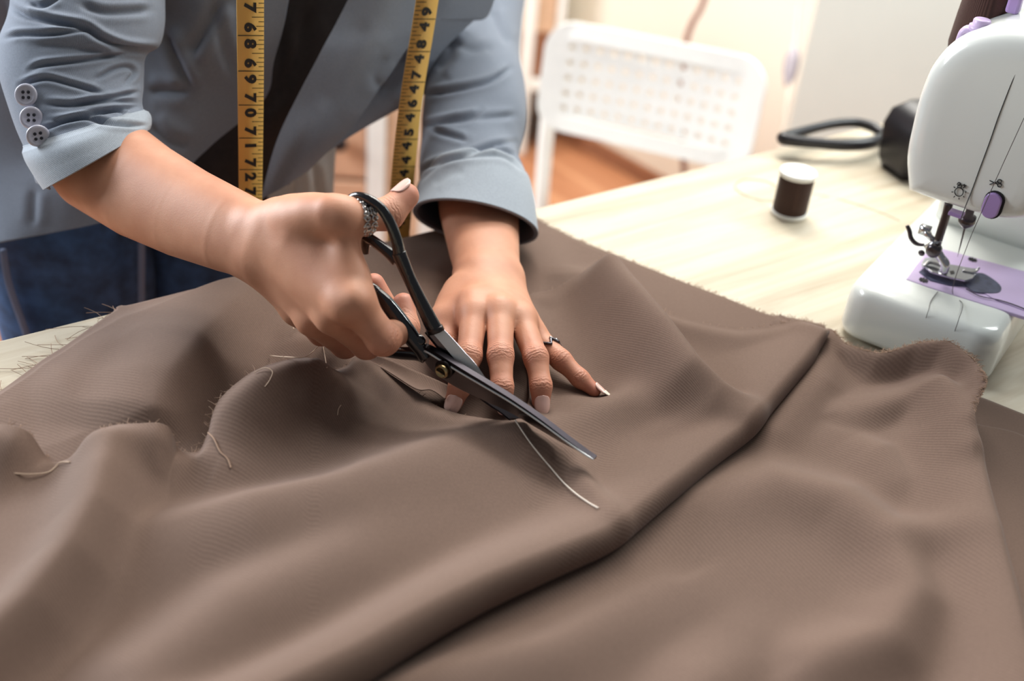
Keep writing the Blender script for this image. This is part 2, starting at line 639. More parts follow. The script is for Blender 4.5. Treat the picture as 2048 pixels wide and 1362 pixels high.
zs = pd(1070, 165, 3.1)[2]
for x0, x1 in ((-0.62, -0.58), (-0.035, 0.0), (0.055, 0.075)):
    sbox('upright', x0 - 0.01, x1 - 0.01, -0.01, 0.35, 0, 1.2, m_paint, shelf)
for z in (zs - 0.03, zs + 0.32, 1.17):
    sbox('shelf_board', -0.6, 0.06, 0, 0.34, z, z + 0.03, m_paint, shelf)
bxo = thing('cardboard_box', 'brown cardboard box with a pale lid on the white shelf', 'box', so + np.array([0, 0, zs]))
sbox('box_body', -0.56, 0.04, 0.02, 0.32, zs + 0.001, zs + 0.13, m_card, bxo)
sbox('box_lid', -0.565, 0.043, 0.015, 0.325, zs + 0.1301, zs + 0.235, m_card2, bxo)

# ------------------------------------------------------------------ hanging cords
lc = thing('lamp_cord', 'thin pale cord with a grey inline switch hanging before the white wall', 'cord', pd(1565, 290, 1.9))
tube('cable', [pd(1606, -120, 1.95), pd(1596, 20, 1.93), pd(1588, 100, 1.92), pd(1574, 210, 1.9), pd(1556, 330, 1.88), pd(1548, 400, 1.86)], 0.0042, m_cord, lc, seg=8, res=30)
tube('inline_switch', [pd(1590, 92, 1.918), pd(1586, 112, 1.915), pd(1581, 140, 1.914), pd(1576, 172, 1.91)], [0.004, 0.0115, 0.0118, 0.006], m_switch, lc, seg=12, res=14)
tag(tube('wall_cord', [pd(1425, -60, 2.2), pd(1405, 10, 2.2), pd(1383, 50, 2.2), pd(1368, 110, 2.2), pd(1362, 260, 2.2), pd(1368, 330, 2.2), pd(1372, 420, 2.25), pd(1372, 520, 2.35)], 0.006, m_cordbrown, seg=8, res=24),
    'short brown cord rising behind the perforated chair back', 'cord')

# ================================================================== brown fabric
m_cloth = woven('brown_twill', srgb(114, 93, 82), period=0.0016, ang=1.05, amp=0.06, sheen=0.10, bump=0.13, big=0.08, kind='UV')
m_thread_brown = plain('brown_thread', srgb(150, 122, 102), 0.8)
m_thread_pale = plain('pale_thread', srgb(214, 204, 192), 0.7)


def field(XY, ridges, p=3.4):
    """soft maximum of asymmetric ridges, metres. ridge = (points (px, py, h cm), width left cm, width right cm)"""
    acc = np.zeros(len(XY))
    add = np.zeros(len(XY))
    for r in ridges:
        pts, wp, wn = r[0], r[1] / 100, r[2] / 100
        W = np.array([np.r_[onz(a, b, max(h, 0) / 100)[:2], h / 100] for a, b, h in pts])
        d, side, par = seg_dist(XY, W)
        L = np.r_[0, np.cumsum(np.linalg.norm(np.diff(W[:, :2], axis=0), axis=1))]
        hh = np.interp(par, L / L[-1], W[:, 2])
        wd = np.where(side >= 0, wp, wn)
        v = hh * np.exp(-(d / wd) ** 2)
        if len(r) > 3:
            add += v
        else:
            acc += np.maximum(v, 0) ** p
    return acc ** (1 / p) + add


def lap(G, it, keep=None):
    for _ in range(it):
        H = G.copy()
        H[1:-1] = 0.5 * G[1:-1] + 0.25 * (G[:-2] + G[2:])
        H2 = H.copy()
        H2[:, 1:-1] = 0.5 * H[:, 1:-1] + 0.25 * (H[:, :-2] + H[:, 2:])
        G = H2
    return G


def wob(XY, amp, seed=0):
    r = np.random.default_rng(seed)
    z = np.zeros(len(XY))
    for k in range(9):
        a = r.uniform(0, 2 * np.pi)
        f = r.uniform(8, 38)
        z += np.sin(XY[:, 0] * f * math.cos(a) + XY[:, 1] * f * math.sin(a) + r.uniform(0, 6.3)) * 9 / f * 0.3
    return z * amp


C_ST = [(-90, 853, 1.0), (0, 850, 2.4), (55, 864, 2.2), (95, 915, 0.5), (140, 915, 0.4), (175, 880, 1.5), (215, 856, 2.7), (270, 849, 3.0),
        (332, 852, 2.7), (356, 898, 1.0), (395, 905, 0.7), (416, 868, 1.3), (436, 806, 2.5), (498, 750, 3.3), (560, 725, 3.6), (617, 718, 3.2),
        (645, 742, 1.2), (690, 735, 0.6), (720, 714, 0.8), (780, 750, 0.9), (840, 790, 0.9), (880, 816, 0.8), (940, 834, 0.9), (1030, 841, 2.5),
        (1056, 806, 0.8), (1054, 740, 0.4), (1048, 680, 0.4), (1048, 600, 0.5), (1106, 580, 0.9), (1164, 547, 1.7), (1222, 516, 2.8),
        (1272, 590, 1.2), (1335, 628, 1.0), (1450, 656, 0.8), (1500, 658, 0.8), (1560, 650, 1.2), (1600, 642, 1.6), (1652, 660, 1.7)]
L_PT = [(-330, 1560, 2.62), (-190, 1540, 2.66), (-100, 1530, 2.69), (0, 1520, 2.71), (60, 1510, 2.73), (110, 1500, 2.75), (160, 1490, 2.76), (210, 1480, 2.77),
        (280, 1465, 2.79), (320, 1455, 2.81), (350, 1448, 2.82), (380, 1440, 2.83), (420, 1430, 2.84), (470, 1412, 2.86), (530, 1385, 2.88), (600, 1350, 2.90),
        (650, 1325, 2.83), (700, 1300, 2.75), (740, 1278, 2.69), (800, 1243, 2.60), (860, 1210, 2.50), (920, 1180, 2.39), (980, 1152, 2.29), (1090, 1108, 2.10),
        (1150, 1085, 2.00), (1210, 1060, 1.90), (1260, 1025, 1.84), (1310, 985, 1.79), (1355, 950, 1.74), (1400, 915, 1.68), (1440, 885, 1.64),
        (1475, 860, 1.60), (1505, 830, 1.58), (1540, 790, 1.56), (1575, 750, 1.54), (1600, 722, 1.53), (1625, 692, 1.52), (1654, 664, 1.50)]
RIDGES_U = [
    ([c for c in C_ST[:17]], 1.6, 3.0),
    ([c for c in C_ST[17:30]], 1.2, 1.5),
    ([c for c in C_ST[30:]], 1.5, 2.2),
    ([(1222, 516, 3.4), (1275, 575, 3.9), (1330, 640, 4.0), (1390, 722, 3.7), (1440, 772, 2.9), (1500, 815, 1.9)], 1.4, 2.7),
    ([(1010, 862, 1.0), (850, 905, 1.9), (675, 966, 2.5), (500, 1003, 2.5), (280, 1075, 1.2)], 5.0, 2.2),
    ([(225, 868, 2.9), (207, 930, 3.3), (187, 1000, 3.4), (140, 1090, 3.2), (60, 1190, 2.8), (-60, 1300, 2.4)], 1.9, 2.4),
    ([(570, 735, 3.4), (530, 775, 3.1), (485, 835, 2.2), (455, 905, 1.2)], 3.0, 2.6),
    ([(900, 1010, 0.8), (700, 1100, 1.9), (480, 1200, 2.3), (300, 1340, 2.0)], 4.0, 3.2),
    ([(1228, 1040, 1.8), (1185, 985, 1.5), (1140, 925, 0.6)], 1.0, 1.0),
    ([(1030, 841, 2.5), (1075, 868, 2.2), (1120, 895, 1.7), (1150, 930, 1.0)], 1.4, 1.8),
    ([(1120, 860, 0.6), (1230, 790, 1.2), (1330, 800, 1.0)], 2.6, 2.2),
    (L_PT, 3.0, 2.8),
    ([(1490, 848, 1.5), (1420, 835, 1.3), (1330, 870, 0.6)], 1.2, 1.4),
]
CONTACT = []                     # filled below: finger pads press the cloth down
for a, b in ((1082, 806), (1191, 784), (1160, 757), (1122, 722), (1075, 760)):
    CONTACT.append((onz(a, b, 0.004)[:2], 0.0015, 0.016))

fabric = thing('brown_fabric', 'large rumpled piece of brown twill fabric spread over the table', 'fabric', onz(900, 900) + np.array([0, 0, 0.0]))

NC, NR, NROLL = 380, 150, 22
Cs = crom(C_ST, NC)
Ls = crom(L_PT, NC)
Cx = np.array([onz(a, b, h / 100)[:2] for a, b, h in Cs])
Lx = np.array([onz(a, b, h / 100)[:2] for a, b, h in Ls])
tt = np.linspace(0, 1, NR) ** 1.25
XY = Cx[None] * (1 - tt[:, None, None]) + Lx[None] * tt[:, None, None]
flat = XY.reshape(-1, 2)
Z = field(flat, RIDGES_U) + wob(flat, 0.0012, 3) + 0.004
for c, hm, rr in CONTACT:
    g = np.exp(-(np.linalg.norm(flat - c, axis=1) / rr) ** 2)
    Z = Z - np.maximum(Z - hm, 0) * g
Z = np.maximum(Z, 0.0016).reshape(NR, NC)
rowd = np.zeros((NR, NC))
rowd[1:] = np.cumsum(np.linalg.norm(np.diff(XY, axis=0), axis=2), 0)
Z = lap(Z, 5)
Z = Z + (np.maximum(Cs[:, 2] / 100, 0.002) - Z[0])[None] * np.exp(-(rowd / 0.010) ** 2)
Z = np.maximum(lap(Z, 1), 0.0014)
hl = Z[-1].copy()
rows = [np.dstack([XY, Z + ZT])]
tg = np.gradient(Lx, axis=0)
outw = np.stack([tg[:, 1], -tg[:, 0]], 1)
outw /= np.linalg.norm(outw, axis=1)[:, None] + 1e-9
if np.mean(outw @ np.array([0.5, -0.85])) < 0:
    outw = -outw
fade = np.clip((NC - 1 - np.arange(NC)) / 14.0, 0, 1)
rr_ = np.maximum(hl - 0.003, 0.001) / 2 * (0.25 + 0.75 * fade)
roll = []
for k in range(1, NROLL + 1):
    ph = math.pi * min(1.0, k / (NROLL - 4))
    back = max(0, k - (NROLL - 4)) * 0.006
    x = Lx + outw * (rr_ * math.sin(ph) * 0.75 - back * 1.6)[:, None]
    z = hl - rr_ * (1 - math.cos(ph))
    roll.append(np.dstack([x[None], z[None] + ZT]))
G = np.concatenate(rows + roll, 0)
U = gridmesh('cut_panel', G, m_cloth, fabric, uv=True, solid=0.0007)
U['label'] = 'upper panel with the freshly cut edge'
U_GRID = G

# ---- bottom layer: far piece, hanging over the table edge
F_PX = [(-94, 850), (0, 788), (50, 752), (90, 722), (130, 697), (165, 672), (200, 647), (222, 632), (240, 620), (270, 613), (310, 603), (350, 593), (390, 583),
        (440, 571), (500, 556), (560, 541), (600, 531), (640, 522), (680, 512), (720, 502), (770, 489), (810, 480), (850, 470), (900, 458), (930, 450),
        (960, 443), (990, 436), (1020, 428), (1056, 432), (1090, 452), (1150, 482), (1215, 508), (1290, 538), (1370, 570), (1450, 600), (1530, 632), (1590, 642), (1648, 656)]
CB = []
for i, (a, b, h) in enumerate(C_ST):
    q = onz(a, b, h / 100)
    dn = onz(a, b + 60, h / 100) - q
    k = 0.03
    if i >= 23 and i <= 29:
        dn, k = np.array([0.9, -0.5, 0]), 0.03
    CB.append((q + unit(dn) * k)[:2])
CB = np.array(CB)
CB[30:] = [onz(a, b)[:2] for a, b in ((1240, 610), (1300, 640), (1370, 680), (1450, 690), (1500, 690), (1560, 685), (1600, 675), (1650, 664))]
NB, HB = 90, 16
Fx = crom(np.array([onz(a, b)[:2] for a, b in F_PX]), NC)
Bx = crom(CB, NC)
tb = np.linspace(0, 1, NB)
XYB = Fx[None] * (1 - tb[:, None, None]) + Bx[None] * tb[:, None, None]
fb = XYB.reshape(-1, 2)
RIDGES_B = [
    ([(560, 545, 0.6), (505, 572, 1.8), (465, 605, 2.3), (400, 662, 2.6), (335, 740, 2.6), (297, 815, 2.0), (272, 880, 0.8)], 2.6, 5.5),
    ([(60, 800, 0.4), (130, 770, 1.0), (220, 700, 1.0)], 3.0, 4.0),
    ([(700, 640, 0.3), (820, 615, 0.9), (870, 560, 0.6)], 3.0, 2.0),
    ([(560, 640, 0.4), (600, 680, 0.9), (640, 700, 0.5)], 2.0, 2.0),
    ([(1080, 480, 0.3), (1110, 540, 0.7), (1180, 560, 0.5)], 1.8, 2.5),
]
ZB = (field(fb, RIDGES_B) + wob(fb, 0.0007, 9) + 0.0022).reshape(NB, NC)
ZB = lap(ZB, 4)
under = np.clip((tb - 0.72) / 0.28, 0, 1)[:, None]
ZB = np.maximum(ZB * (1 - 0.85 * under), 0.0012)
edge_low = np.clip(tb / 0.10, 0, 1)[:, None]
ZB = 0.0016 + (ZB - 0.0016) * edge_low ** 1.2
main = np.dstack([XYB, ZB + ZT])
# hanging rows, beyond the table edge
fx_px = crom(np.array(F_PX, float), NC)[:, 0]
hang = np.clip((fx_px - 236) / 25, 0, 1) * np.clip((1058 - fx_px) / 25, 0, 1) * 0.16
hr = []
for k in range(HB, 0, -1):
    f = k / HB
    r = 0.006
    arc = hang * f
    ph = np.minimum(arc / r, math.pi / 2)
    x = Fx + ENRM[:2] * (r * np.sin(ph) + 0.006 * np.sin(f * 9) * (arc > 0.01))[:, None]
    z = ZB[0] - r * (1 - np.cos(ph)) - np.maximum(arc - r * math.pi / 2, 0)
    hr.append(np.dstack([x[None], z[None] + ZT]))
GB = np.concatenate(hr + [main], 0)
gridmesh('bottom_layer', GB, m_cloth, fabric, uv=True, solid=-0.0007)

# ---- lower fold on the right, under the upper panel
LU = [(1640, 668), (1615, 700), (1590, 735), (1560, 775), (1520, 825), (1490, 850), (1440, 890), (1380, 930), (1300, 990), (1200, 1050), (1000, 1130), (800, 1240), (600, 1370), (450, 1500), (300, 1640)]
RW = [(1664, 668, 1.0), (1695, 697, 1.2), (1760, 714, 1.8), (1835, 694, 3.2), (1895, 690, 4.2), (1944, 728, 4.4), (1962, 790, 3.8), (1938, 856, 2.8), (1955, 940, 2.6), (1988, 1070, 2.6),
      (2020, 1190, 2.6), (2048, 1310, 2.6), (2070, 1430, 2.6), (2090, 1560, 2.6), (2100, 1650, 2.6)]
NW = 260
lu = crom(LU, NW)
rw = crom(RW, NW)
LUx = np.array([onz(a, b, 0.002)[:2] for a, b in lu])
lt = np.gradient(LUx, axis=0)
lo_ = np.stack([-lt[:, 1], lt[:, 0]], 1)
lo_ /= np.linalg.norm(lo_, axis=1)[:, None]
if np.mean(lo_ @ np.array([-0.5, 0.85])) < 0:
    lo_ = -lo_
LUx = LUx + lo_ * 0.022 * np.clip(np.arange(NW) / 40.0, 0, 1)[:, None]
RWx = np.array([onz(a, b, h / 100)[:2] for a, b, h in rw])
NQ = 150
tq = np.linspace(0, 1, NQ)
XYW = LUx[None] * (1 - tq[:, None, None]) + RWx[None] * tq[:, None, None]
fw = XYW.reshape(-1, 2)
RIDGES_W = [
    (RW[:8], 1.3, 1.2),
    (RW[6:], 4.5, 3.2),
    ([(1850, 760, 1.0), (1888, 764, 3.2), (1915, 830, 3.0), (1938, 900, 2.6)], 1.1, 2.0),
    ([(1700, 830, 0.6), (1780, 806, 1.4), (1860, 780, 1.8)], 2.0, 1.6),
    ([(1420, 1000, 0.6), (1560, 960, 1.1), (1690, 990, 1.5), (1790, 1060, 1.7), (1930, 1060, 1.9)], 2.2, 2.6),
    ([(1790, 1080, 1.5), (1830, 1180, 2.0), (1780, 1262, 1.9), (1650, 1310, 1.4)], 2.4, 2.0),
    ([(1330, 1180, 0.5), (1100, 1290, 1.2), (900, 1345, 1.2), (700, 1400, 0.8)], 2.8, 1.6),
    ([(1500, 1290, 0.4), (1420, 1360, 1.1), (1370, 1450, 1.0)], 2.4, 2.4),
    ([(1660, 690, 0.5), (1640, 760, 0.9), (1560, 860, 0.5)], 1.6, 1.6),
    ([(1700, 880, 0.4), (1760, 900, 1.0), (1800, 960, 0.9)], 1.6, 2.2),
]
ZW = (field(fw, RIDGES_W) + wob(fw, 0.0010, 21) + 0.0035).reshape(NQ, NW)
ZW = lap(ZW, 4)
ul = np.clip((tq - 0.05) / 0.16, 0, 1)[:, None]
ZW = 0.0012 + (np.maximum(ZW, 0.0014) - 0.0012) * ul
main = np.dstack([XYW, ZW + ZT])
hw = ZW[-1].copy()
rt = np.gradient(RWx, axis=0)
ro_ = np.stack([rt[:, 1], -rt[:, 0]], 1)
ro_ /= np.linalg.norm(ro_, axis=1)[:, None] + 1e-9
ref = RWx - RWx[0]
if np.mean((ro_ @ np.array([1.0, 0.2]))[NW // 2:]) < 0:
    ro_ = -ro_
act = np.clip((np.arange(NW) / NW - 0.50) / 0.06, 0, 1)
rad = np.maximum(hw - 0.002, 0.001) / 2 * act + 0.0004
rw_rows = []
for k in range(1, 19):
    ph = math.pi * min(1, k / 16)
    x = RWx + ro_ * (rad * math.sin(ph) * 0.6 - act * max(0, k - 16) * 0.008)[:, None]
    z = hw - rad * (1 - math.cos(ph))
    rw_rows.append(np.dstack([x[None], z[None] + ZT]))
GW = np.concatenate([main] + rw_rows, 0)
gridmesh('lower_fold', GW, m_cloth, fabric, uv=True, solid=-0.0007)

# ---- shaded layers lying to the right
for nm, pts, z0 in (('side_layer', [(1900, 775), (1962, 797), (2050, 832), (2300, 930), (2420, 1300), (2450, 1650), (1900, 1650), (1850, 1100)], 0.0012),
                    ('side_layer', [(1900, 838), (1950, 856), (2010, 868), (2060, 886), (2300, 985), (2400, 1300), (2430, 1640), (1910, 1640), (1860, 1100)], 0.0040)):
    P = np.array([onz(a, b) for a, b in pts])
    c = P.mean(0)
    nn = 40
    ring = crom(np.vstack([P, P[:1]]), 120)[:-1]
    V = [c + (ring - c) * (k / nn) for k in range(1, nn + 1)]
    V = np.concatenate(V)
    zz = z0 + np.maximum(0, wob(V[:, :2], 0.0012, 31))
    V[:, 2] = ZT + zz
    V[-120:, 2] = ZT + z0
    Fc = [tuple(f) for f in grid_faces(nn, 120, True)]
    Fc.append(tuple(range(120))[::-1])
    obj(nm, V, Fc, m_cloth, fabric, solid=-0.0007)


# ---- narrow strip between the old edge and the new cut, lifted beside the finger
st_f = crom([onz(a, b, h) for a, b, h in ((716, 700, .004), (770, 716, .010), (830, 742, .013), (880, 764, .011), (905, 776, .006))], 60)
st_n = crom([onz(a, b, h) for a, b, h in ((718, 711, .004), (775, 744, .011), (832, 779, .016), (862, 781, .017), (888, 798, .014))], 60)
tq2 = np.linspace(0, 1, 14)[:, None, None]
GS = st_f[None] * (1 - tq2) + st_n[None] * tq2
GS[:, :, 2] -= 0.003 * np.sin(np.pi * tq2[:, :, 0])
gridmesh('cut_strip', GS, m_cloth, fabric, uv=True, solid=-0.0007)

# ---- frayed edges
def strands(pts, n, ln, mat_r=0.00016, up=0.4, seed=1):
    r = np.random.default_rng(seed)
    out = []
    pts = np.asarray(pts, float)
    for _ in range(n):
        k = r.integers(0, len(pts) - 1)
        p = pts[k] + (pts[k + 1] - pts[k]) * r.random()
        t = unit(pts[k + 1] - pts[k])
        o = np.array([-t[1], t[0], 0])
        o = o * (1 if o[1] > 0 else -1)
        d = unit(o + t * r.normal(0, 0.7) + np.array([0, 0, up * r.normal(0.2, 0.5)]))
        L = ln * r.uniform(0.3, 1.4)
        bend = np.array([r.normal(), r.normal(), 0]) * L * 0.3
        q = [p - d * 0.001, p + d * L * 0.5 + bend * 0.3, p + d * L + bend]
        for z in q:
            z[2] = max(z[2], ZT + 0.0008)
        out.append(tube_geo(crom(q, 5), mat_r, 4, False))
    return out


geo = []
geo += strands(U_GRID[0][:150], 130, 0.004, seed=2)
geo += strands(U_GRID[0][160:230], 40, 0.003, seed=3)
geo += strands(U_GRID[0][260:], 120, 0.003, seed=4)
left_edge = GB[HB][8:80]
geo += strands(left_edge, 26, 0.016, 0.0002, 0.2, seed=5)
strip_edge = GB[HB][285:]
geo += strands(strip_edge, 520, 0.0035, seed=6)
geo += strands(GW[NQ - 1][:130], 420, 0.0032, seed=8)
V, Fc = join_geo(geo)
tag(obj('frayed_threads', V, Fc, m_thread_brown, fabric), kind='stuff')


# ---- loose threads, laid on whatever layer of cloth is uppermost
CLOTH = np.vstack([g.reshape(-1, 3) for g in (U_GRID, GB, GW)])
CPX = proj(CLOTH)


def on_cloth(px, py, lift=0.0008):
    d = np.hypot(CPX[:, 0] - px, CPX[:, 1] - py)
    near = np.where(d < max(5, d.min() + 1))[0]
    k = near[np.argmin(CPX[near, 2])]
    return pd(px, py, CPX[k, 2]) + np.array([0, 0, lift])


def thread(pts, label, r=0.0003, mat=None, group=None):
    P = [on_cloth(q[0], q[1], q[2] if len(q) > 2 else 0.0008) for q in pts]
    o = tube('loose_thread', P, r, mat or m_thread_pale, seg=6, res=12 * len(P))
    tag(o, label, 'thread', group)
    return o


m_thread_tan = plain('tan_thread', srgb(196, 172, 150), 0.8)
thread([(588, 668, .004), (586, 660, .006), (600, 655, .006), (622, 660, .005), (640, 680, .004), (648, 708, .003), (654, 738, .001)], 'curled tan thread with a loop below the cutting hand', 0.0003, m_thread_tan)
thread([(540, 716, .002), (575, 719, .002), (612, 718, .002), (640, 704, .006), (667, 686, .008)], 'long tan thread lying across the lifted cut edge', 0.0003, m_thread_tan)
thread([(508, 748, .001), (530, 741, .002), (545, 748, .002), (540, 762, .001), (530, 776, .001)], 'short tan thread hooked on the round flap of fabric', 0.0003, m_thread_tan)
thread([(682, 812), (677, 820), (675, 832)], 'tiny lint thread on the open fabric left of the scissors', 0.0003, m_thread_tan)
thread([(-10, 940), (40, 950), (95, 947), (120, 928), (140, 926)], 'pale thread along the rolled edge at the left of the fabric', 0.0004, m_thread_tan)
thread([(416, 868, .001), (428, 880), (440, 905), (455, 920), (462, 938)], 'dark frayed seam thread running down from the notch in the cut edge', 0.0005, m_thread_brown)
thread([(1030, 842), (1045, 865), (1060, 887), (1078, 910), (1100, 936), (1125, 965), (1150, 988), (1175, 1006), (1196, 1018)], 'long pale thread curving across the fabric below the blade tip', 0.00045, m_thread_pale)

# ================================================================== person: skin
def skin_mat():
    m, nt, p = new_mat('skin')
    at = nd(nt, 'ShaderNodeAttribute', attribute_name='red')
    n = nd(nt, 'ShaderNodeTexNoise')
    n.inputs['Scale'].default_value = 45
    n.inputs['Detail'].default_value = 4
    nt.links.new(coords(nt), n.inputs['Vector'])
    c1 = ramp(nt, n.outputs['Fac'], [(0.3, srgb(192, 134, 106)), (0.7, srgb(206, 150, 121))])
    mx = nd(nt, 'ShaderNodeMix', data_type='RGBA')
    nt.links.new(at.outputs['Fac'], mx.inputs[0])
    nt.links.new(c1, mx.inputs[6])
    mx.inputs[7].default_value = srgb(182, 108, 90)
    nt.links.new(mx.outputs[2], p.inputs['Base Color'])
    p.inputs['Roughness'].default_value = 0.54
    p.inputs['Subsurface Weight'].default_value = 0.12
    p.inputs['Subsurface Radius'].default_value = (1.0, 0.35, 0.2)
    p.inputs['Subsurface Scale'].default_value = 0.004
    # knuckle creases across each joint
    wr = nd(nt, 'ShaderNodeAttribute', attribute_name='crease')
    wc = nd(nt, 'ShaderNodeAttribute', attribute_name='along')
    nz = nd(nt, 'ShaderNodeTexNoise')
    nz.inputs['Scale'].default_value = 260
    nt.links.new(coords(nt), nz.inputs['Vector'])
    a1 = nd(nt, 'ShaderNodeMath', operation='MULTIPLY')
    a1.inputs[1].default_value = 2600
    nt.links.new(wc.outputs['Fac'], a1.inputs[0])
    a2 = nd(nt, 'ShaderNodeMath', operation='MULTIPLY_ADD')
    a2.inputs[1].default_value = 16.0
    nt.links.new(nz.outputs['Fac'], a2.inputs[0])
    nt.links.new(a1.outputs[0], a2.inputs[2])
    sn = nd(nt, 'ShaderNodeMath', operation='SINE')
    nt.links.new(a2.outputs[0], sn.inputs[0])
    ml = nd(nt, 'ShaderNodeMath', operation='MULTIPLY')
    nt.links.new(sn.outputs[0], ml.inputs[0])
    nt.links.new(wr.outputs['Fac'], ml.inputs[1])
    vo = nd(nt, 'ShaderNodeTexVoronoi')
    vo.inputs['Scale'].default_value = 900
    nt.links.new(coords(nt), vo.inputs['Vector'])
    ad = nd(nt, 'ShaderNodeMath', operation='MULTIPLY_ADD')
    ad.inputs[1].default_value = 0.22
    nt.links.new(vo.outputs['Distance'], ad.inputs[0])
    nt.links.new(ml.outputs[0], ad.inputs[2])
    b = nd(nt, 'ShaderNodeBump')
    b.inputs['Strength'].default_value = 0.4
    b.inputs['Distance'].default_value = 0.0004
    nt.links.new(ad.outputs[0], b.inputs['Height'])
    nt.links.new(b.outputs[0], p.inputs['Normal'])
    return m


m_skin = skin_mat()
m_nail = plain('fingernail', srgb(230, 190, 178), 0.2, coat=0.7, noise=0.03, nscale=120)
m_nailtip = plain('nail_tip', srgb(236, 224, 208), 0.3, noise=0.02)


def smin(a, b, k):
    h = np.clip(0.5 + 0.5 * (b - a) / k, 0, 1)
    return b * (1 - h) + a * h - k * h * (1 - h)


class Sdf:
    def __init__(self, lo, hi, h):
        self.lo, self.h = np.asarray(lo, float), h
        self.n = np.ceil((np.asarray(hi) - self.lo) / h).astype(int) + 1
        self.ax = [self.lo[i] + h * np.arange(self.n[i]) for i in range(3)]
        self.P = np.full(self.n, 0.03, np.float32)       # palm and arm
        self.D = None

    def block(self, caps, pad):
        A = np.array([np.minimum(c[0], c[1]) - max(c[2], c[3]) for c in caps]).min(0) - pad
        B = np.array([np.maximum(c[0], c[1]) + max(c[2], c[3]) for c in caps]).max(0) + pad
        i0 = np.clip(np.floor((A - self.lo) / self.h).astype(int), 0, self.n)
        i1 = np.clip(np.ceil((B - self.lo) / self.h).astype(int) + 1, 0, self.n)
        return tuple(slice(a, b) for a, b in zip(i0, i1))

    def dist(self, caps, sl, k):
        X, Y, Z = (self.ax[i][sl[i]].astype(np.float32) for i in range(3))
        X, Y, Z = X[:, None, None], Y[None, :, None], Z[None, None, :]
        out = None
        for a, b, r1, r2 in caps:
            ab = b - a
            L2 = float(ab @ ab) + 1e-12
            t = np.clip(((X - a[0]) * ab[0] + (Y - a[1]) * ab[1] + (Z - a[2]) * ab[2]) / L2, 0, 1)
            d = np.sqrt((X - a[0] - t * ab[0]) ** 2 + (Y - a[1] - t * ab[1]) ** 2 + (Z - a[2] - t * ab[2]) ** 2) - (r1 + (r2 - r1) * t)
            out = d if out is None else smin(out, d, k)
        return out

    def palm(self, caps, k):
        for c in caps:
            sl = self.block([c], 0.02)
            self.P[sl] = smin(self.P[sl], self.dist([c], sl, k), k)

    def finger(self, caps, k_in, k_out):
        if self.D is None:
            self.D = self.P.copy()
        sl = self.block(caps, 0.02)
        d = self.dist(caps, sl, k_in)
        self.D[sl] = np.minimum(self.D[sl], smin(self.P[sl], d, k_out))

    def mesh(self):
        D = self.D if self.D is not None else self.P
        s = D < 0
        nx, ny, nz = D.shape
        c = np.zeros((nx - 1, ny - 1, nz - 1), np.int8)
        for dx in (0, 1):
            for dy in (0, 1):
                for dz in (0, 1):
                    c += s[dx:nx - 1 + dx, dy:ny - 1 + dy, dz:nz - 1 + dz]
        act = (c > 0) & (c < 8)
        I = np.argwhere(act)
        ids = np.full(act.shape, -1, np.int64)
        ids[act] = np.arange(len(I))
        acc = np.zeros((len(I), 3))
        cnt = np.zeros(len(I))
        for ax in range(3):
            o1, o2 = [a for a in range(3) if a != ax]
            for u in (0, 1):
                for v in (0, 1):
                    p = I.copy()
                    p[:, o1] += u
                    p[:, o2] += v
                    q = p.copy()
                    q[:, ax] += 1
                    a, b = D[p[:, 0], p[:, 1], p[:, 2]], D[q[:, 0], q[:, 1], q[:, 2]]
                    m = (a < 0) != (b < 0)
                    t = a / (a - b + 1e-12)
                    pos = p.astype(float)
                    pos[:, ax] += t
                    acc[m] += pos[m]
                    cnt[m] += 1
        V = self.lo + self.h * acc / cnt[:, None]
        Fs = []
        for ax in range(3):
            sl0 = [slice(None)] * 3
            sl1 = [slice(None)] * 3
            sl0[ax] = slice(0, -1)
            sl1[ax] = slice(1, None)
            ch = s[tuple(sl0)] != s[tuple(sl1)]
            E = np.argwhere(ch)
            o1, o2 = (ax + 1) % 3, (ax + 2) % 3
            ok = (E[:, o1] > 0) & (E[:, o2] > 0) & (E[:, o1] < act.shape[o1]) & (E[:, o2] < act.shape[o2])
            E = E[ok]
            q = []
            for u, v in ((-1, -1), (0, -1), (0, 0), (-1, 0)):
                p = E.copy()
                p[:, o1] += u
                p[:, o2] += v
                q.append(ids[p[:, 0], p[:, 1], p[:, 2]])
            q = np.stack(q, 1)
            inside = s[E[:, 0], E[:, 1], E[:, 2]]
            q[~inside] = q[~inside][:, ::-1]
            Fs.append(q)
        Fa = np.concatenate(Fs)
        return V, Fa[(Fa >= 0).all(1)]


def relax(V, Fa, it):
    e = np.concatenate([Fa[:, [0, 1]], Fa[:, [1, 2]], Fa[:, [2, 3]], Fa[:, [3, 0]]])
    e = np.concatenate([e, e[:, ::-1]])
    n = np.bincount(e[:, 0], minlength=len(V)).astype(float)[:, None]
    for k in range(it):
        for f in (0.5, -0.52):
            S = np.stack([np.bincount(e[:, 0], V[e[:, 1], i], len(V)) for i in range(3)], 1)
            V = V + f * (S / n - V)
    return V


mm = 0.001
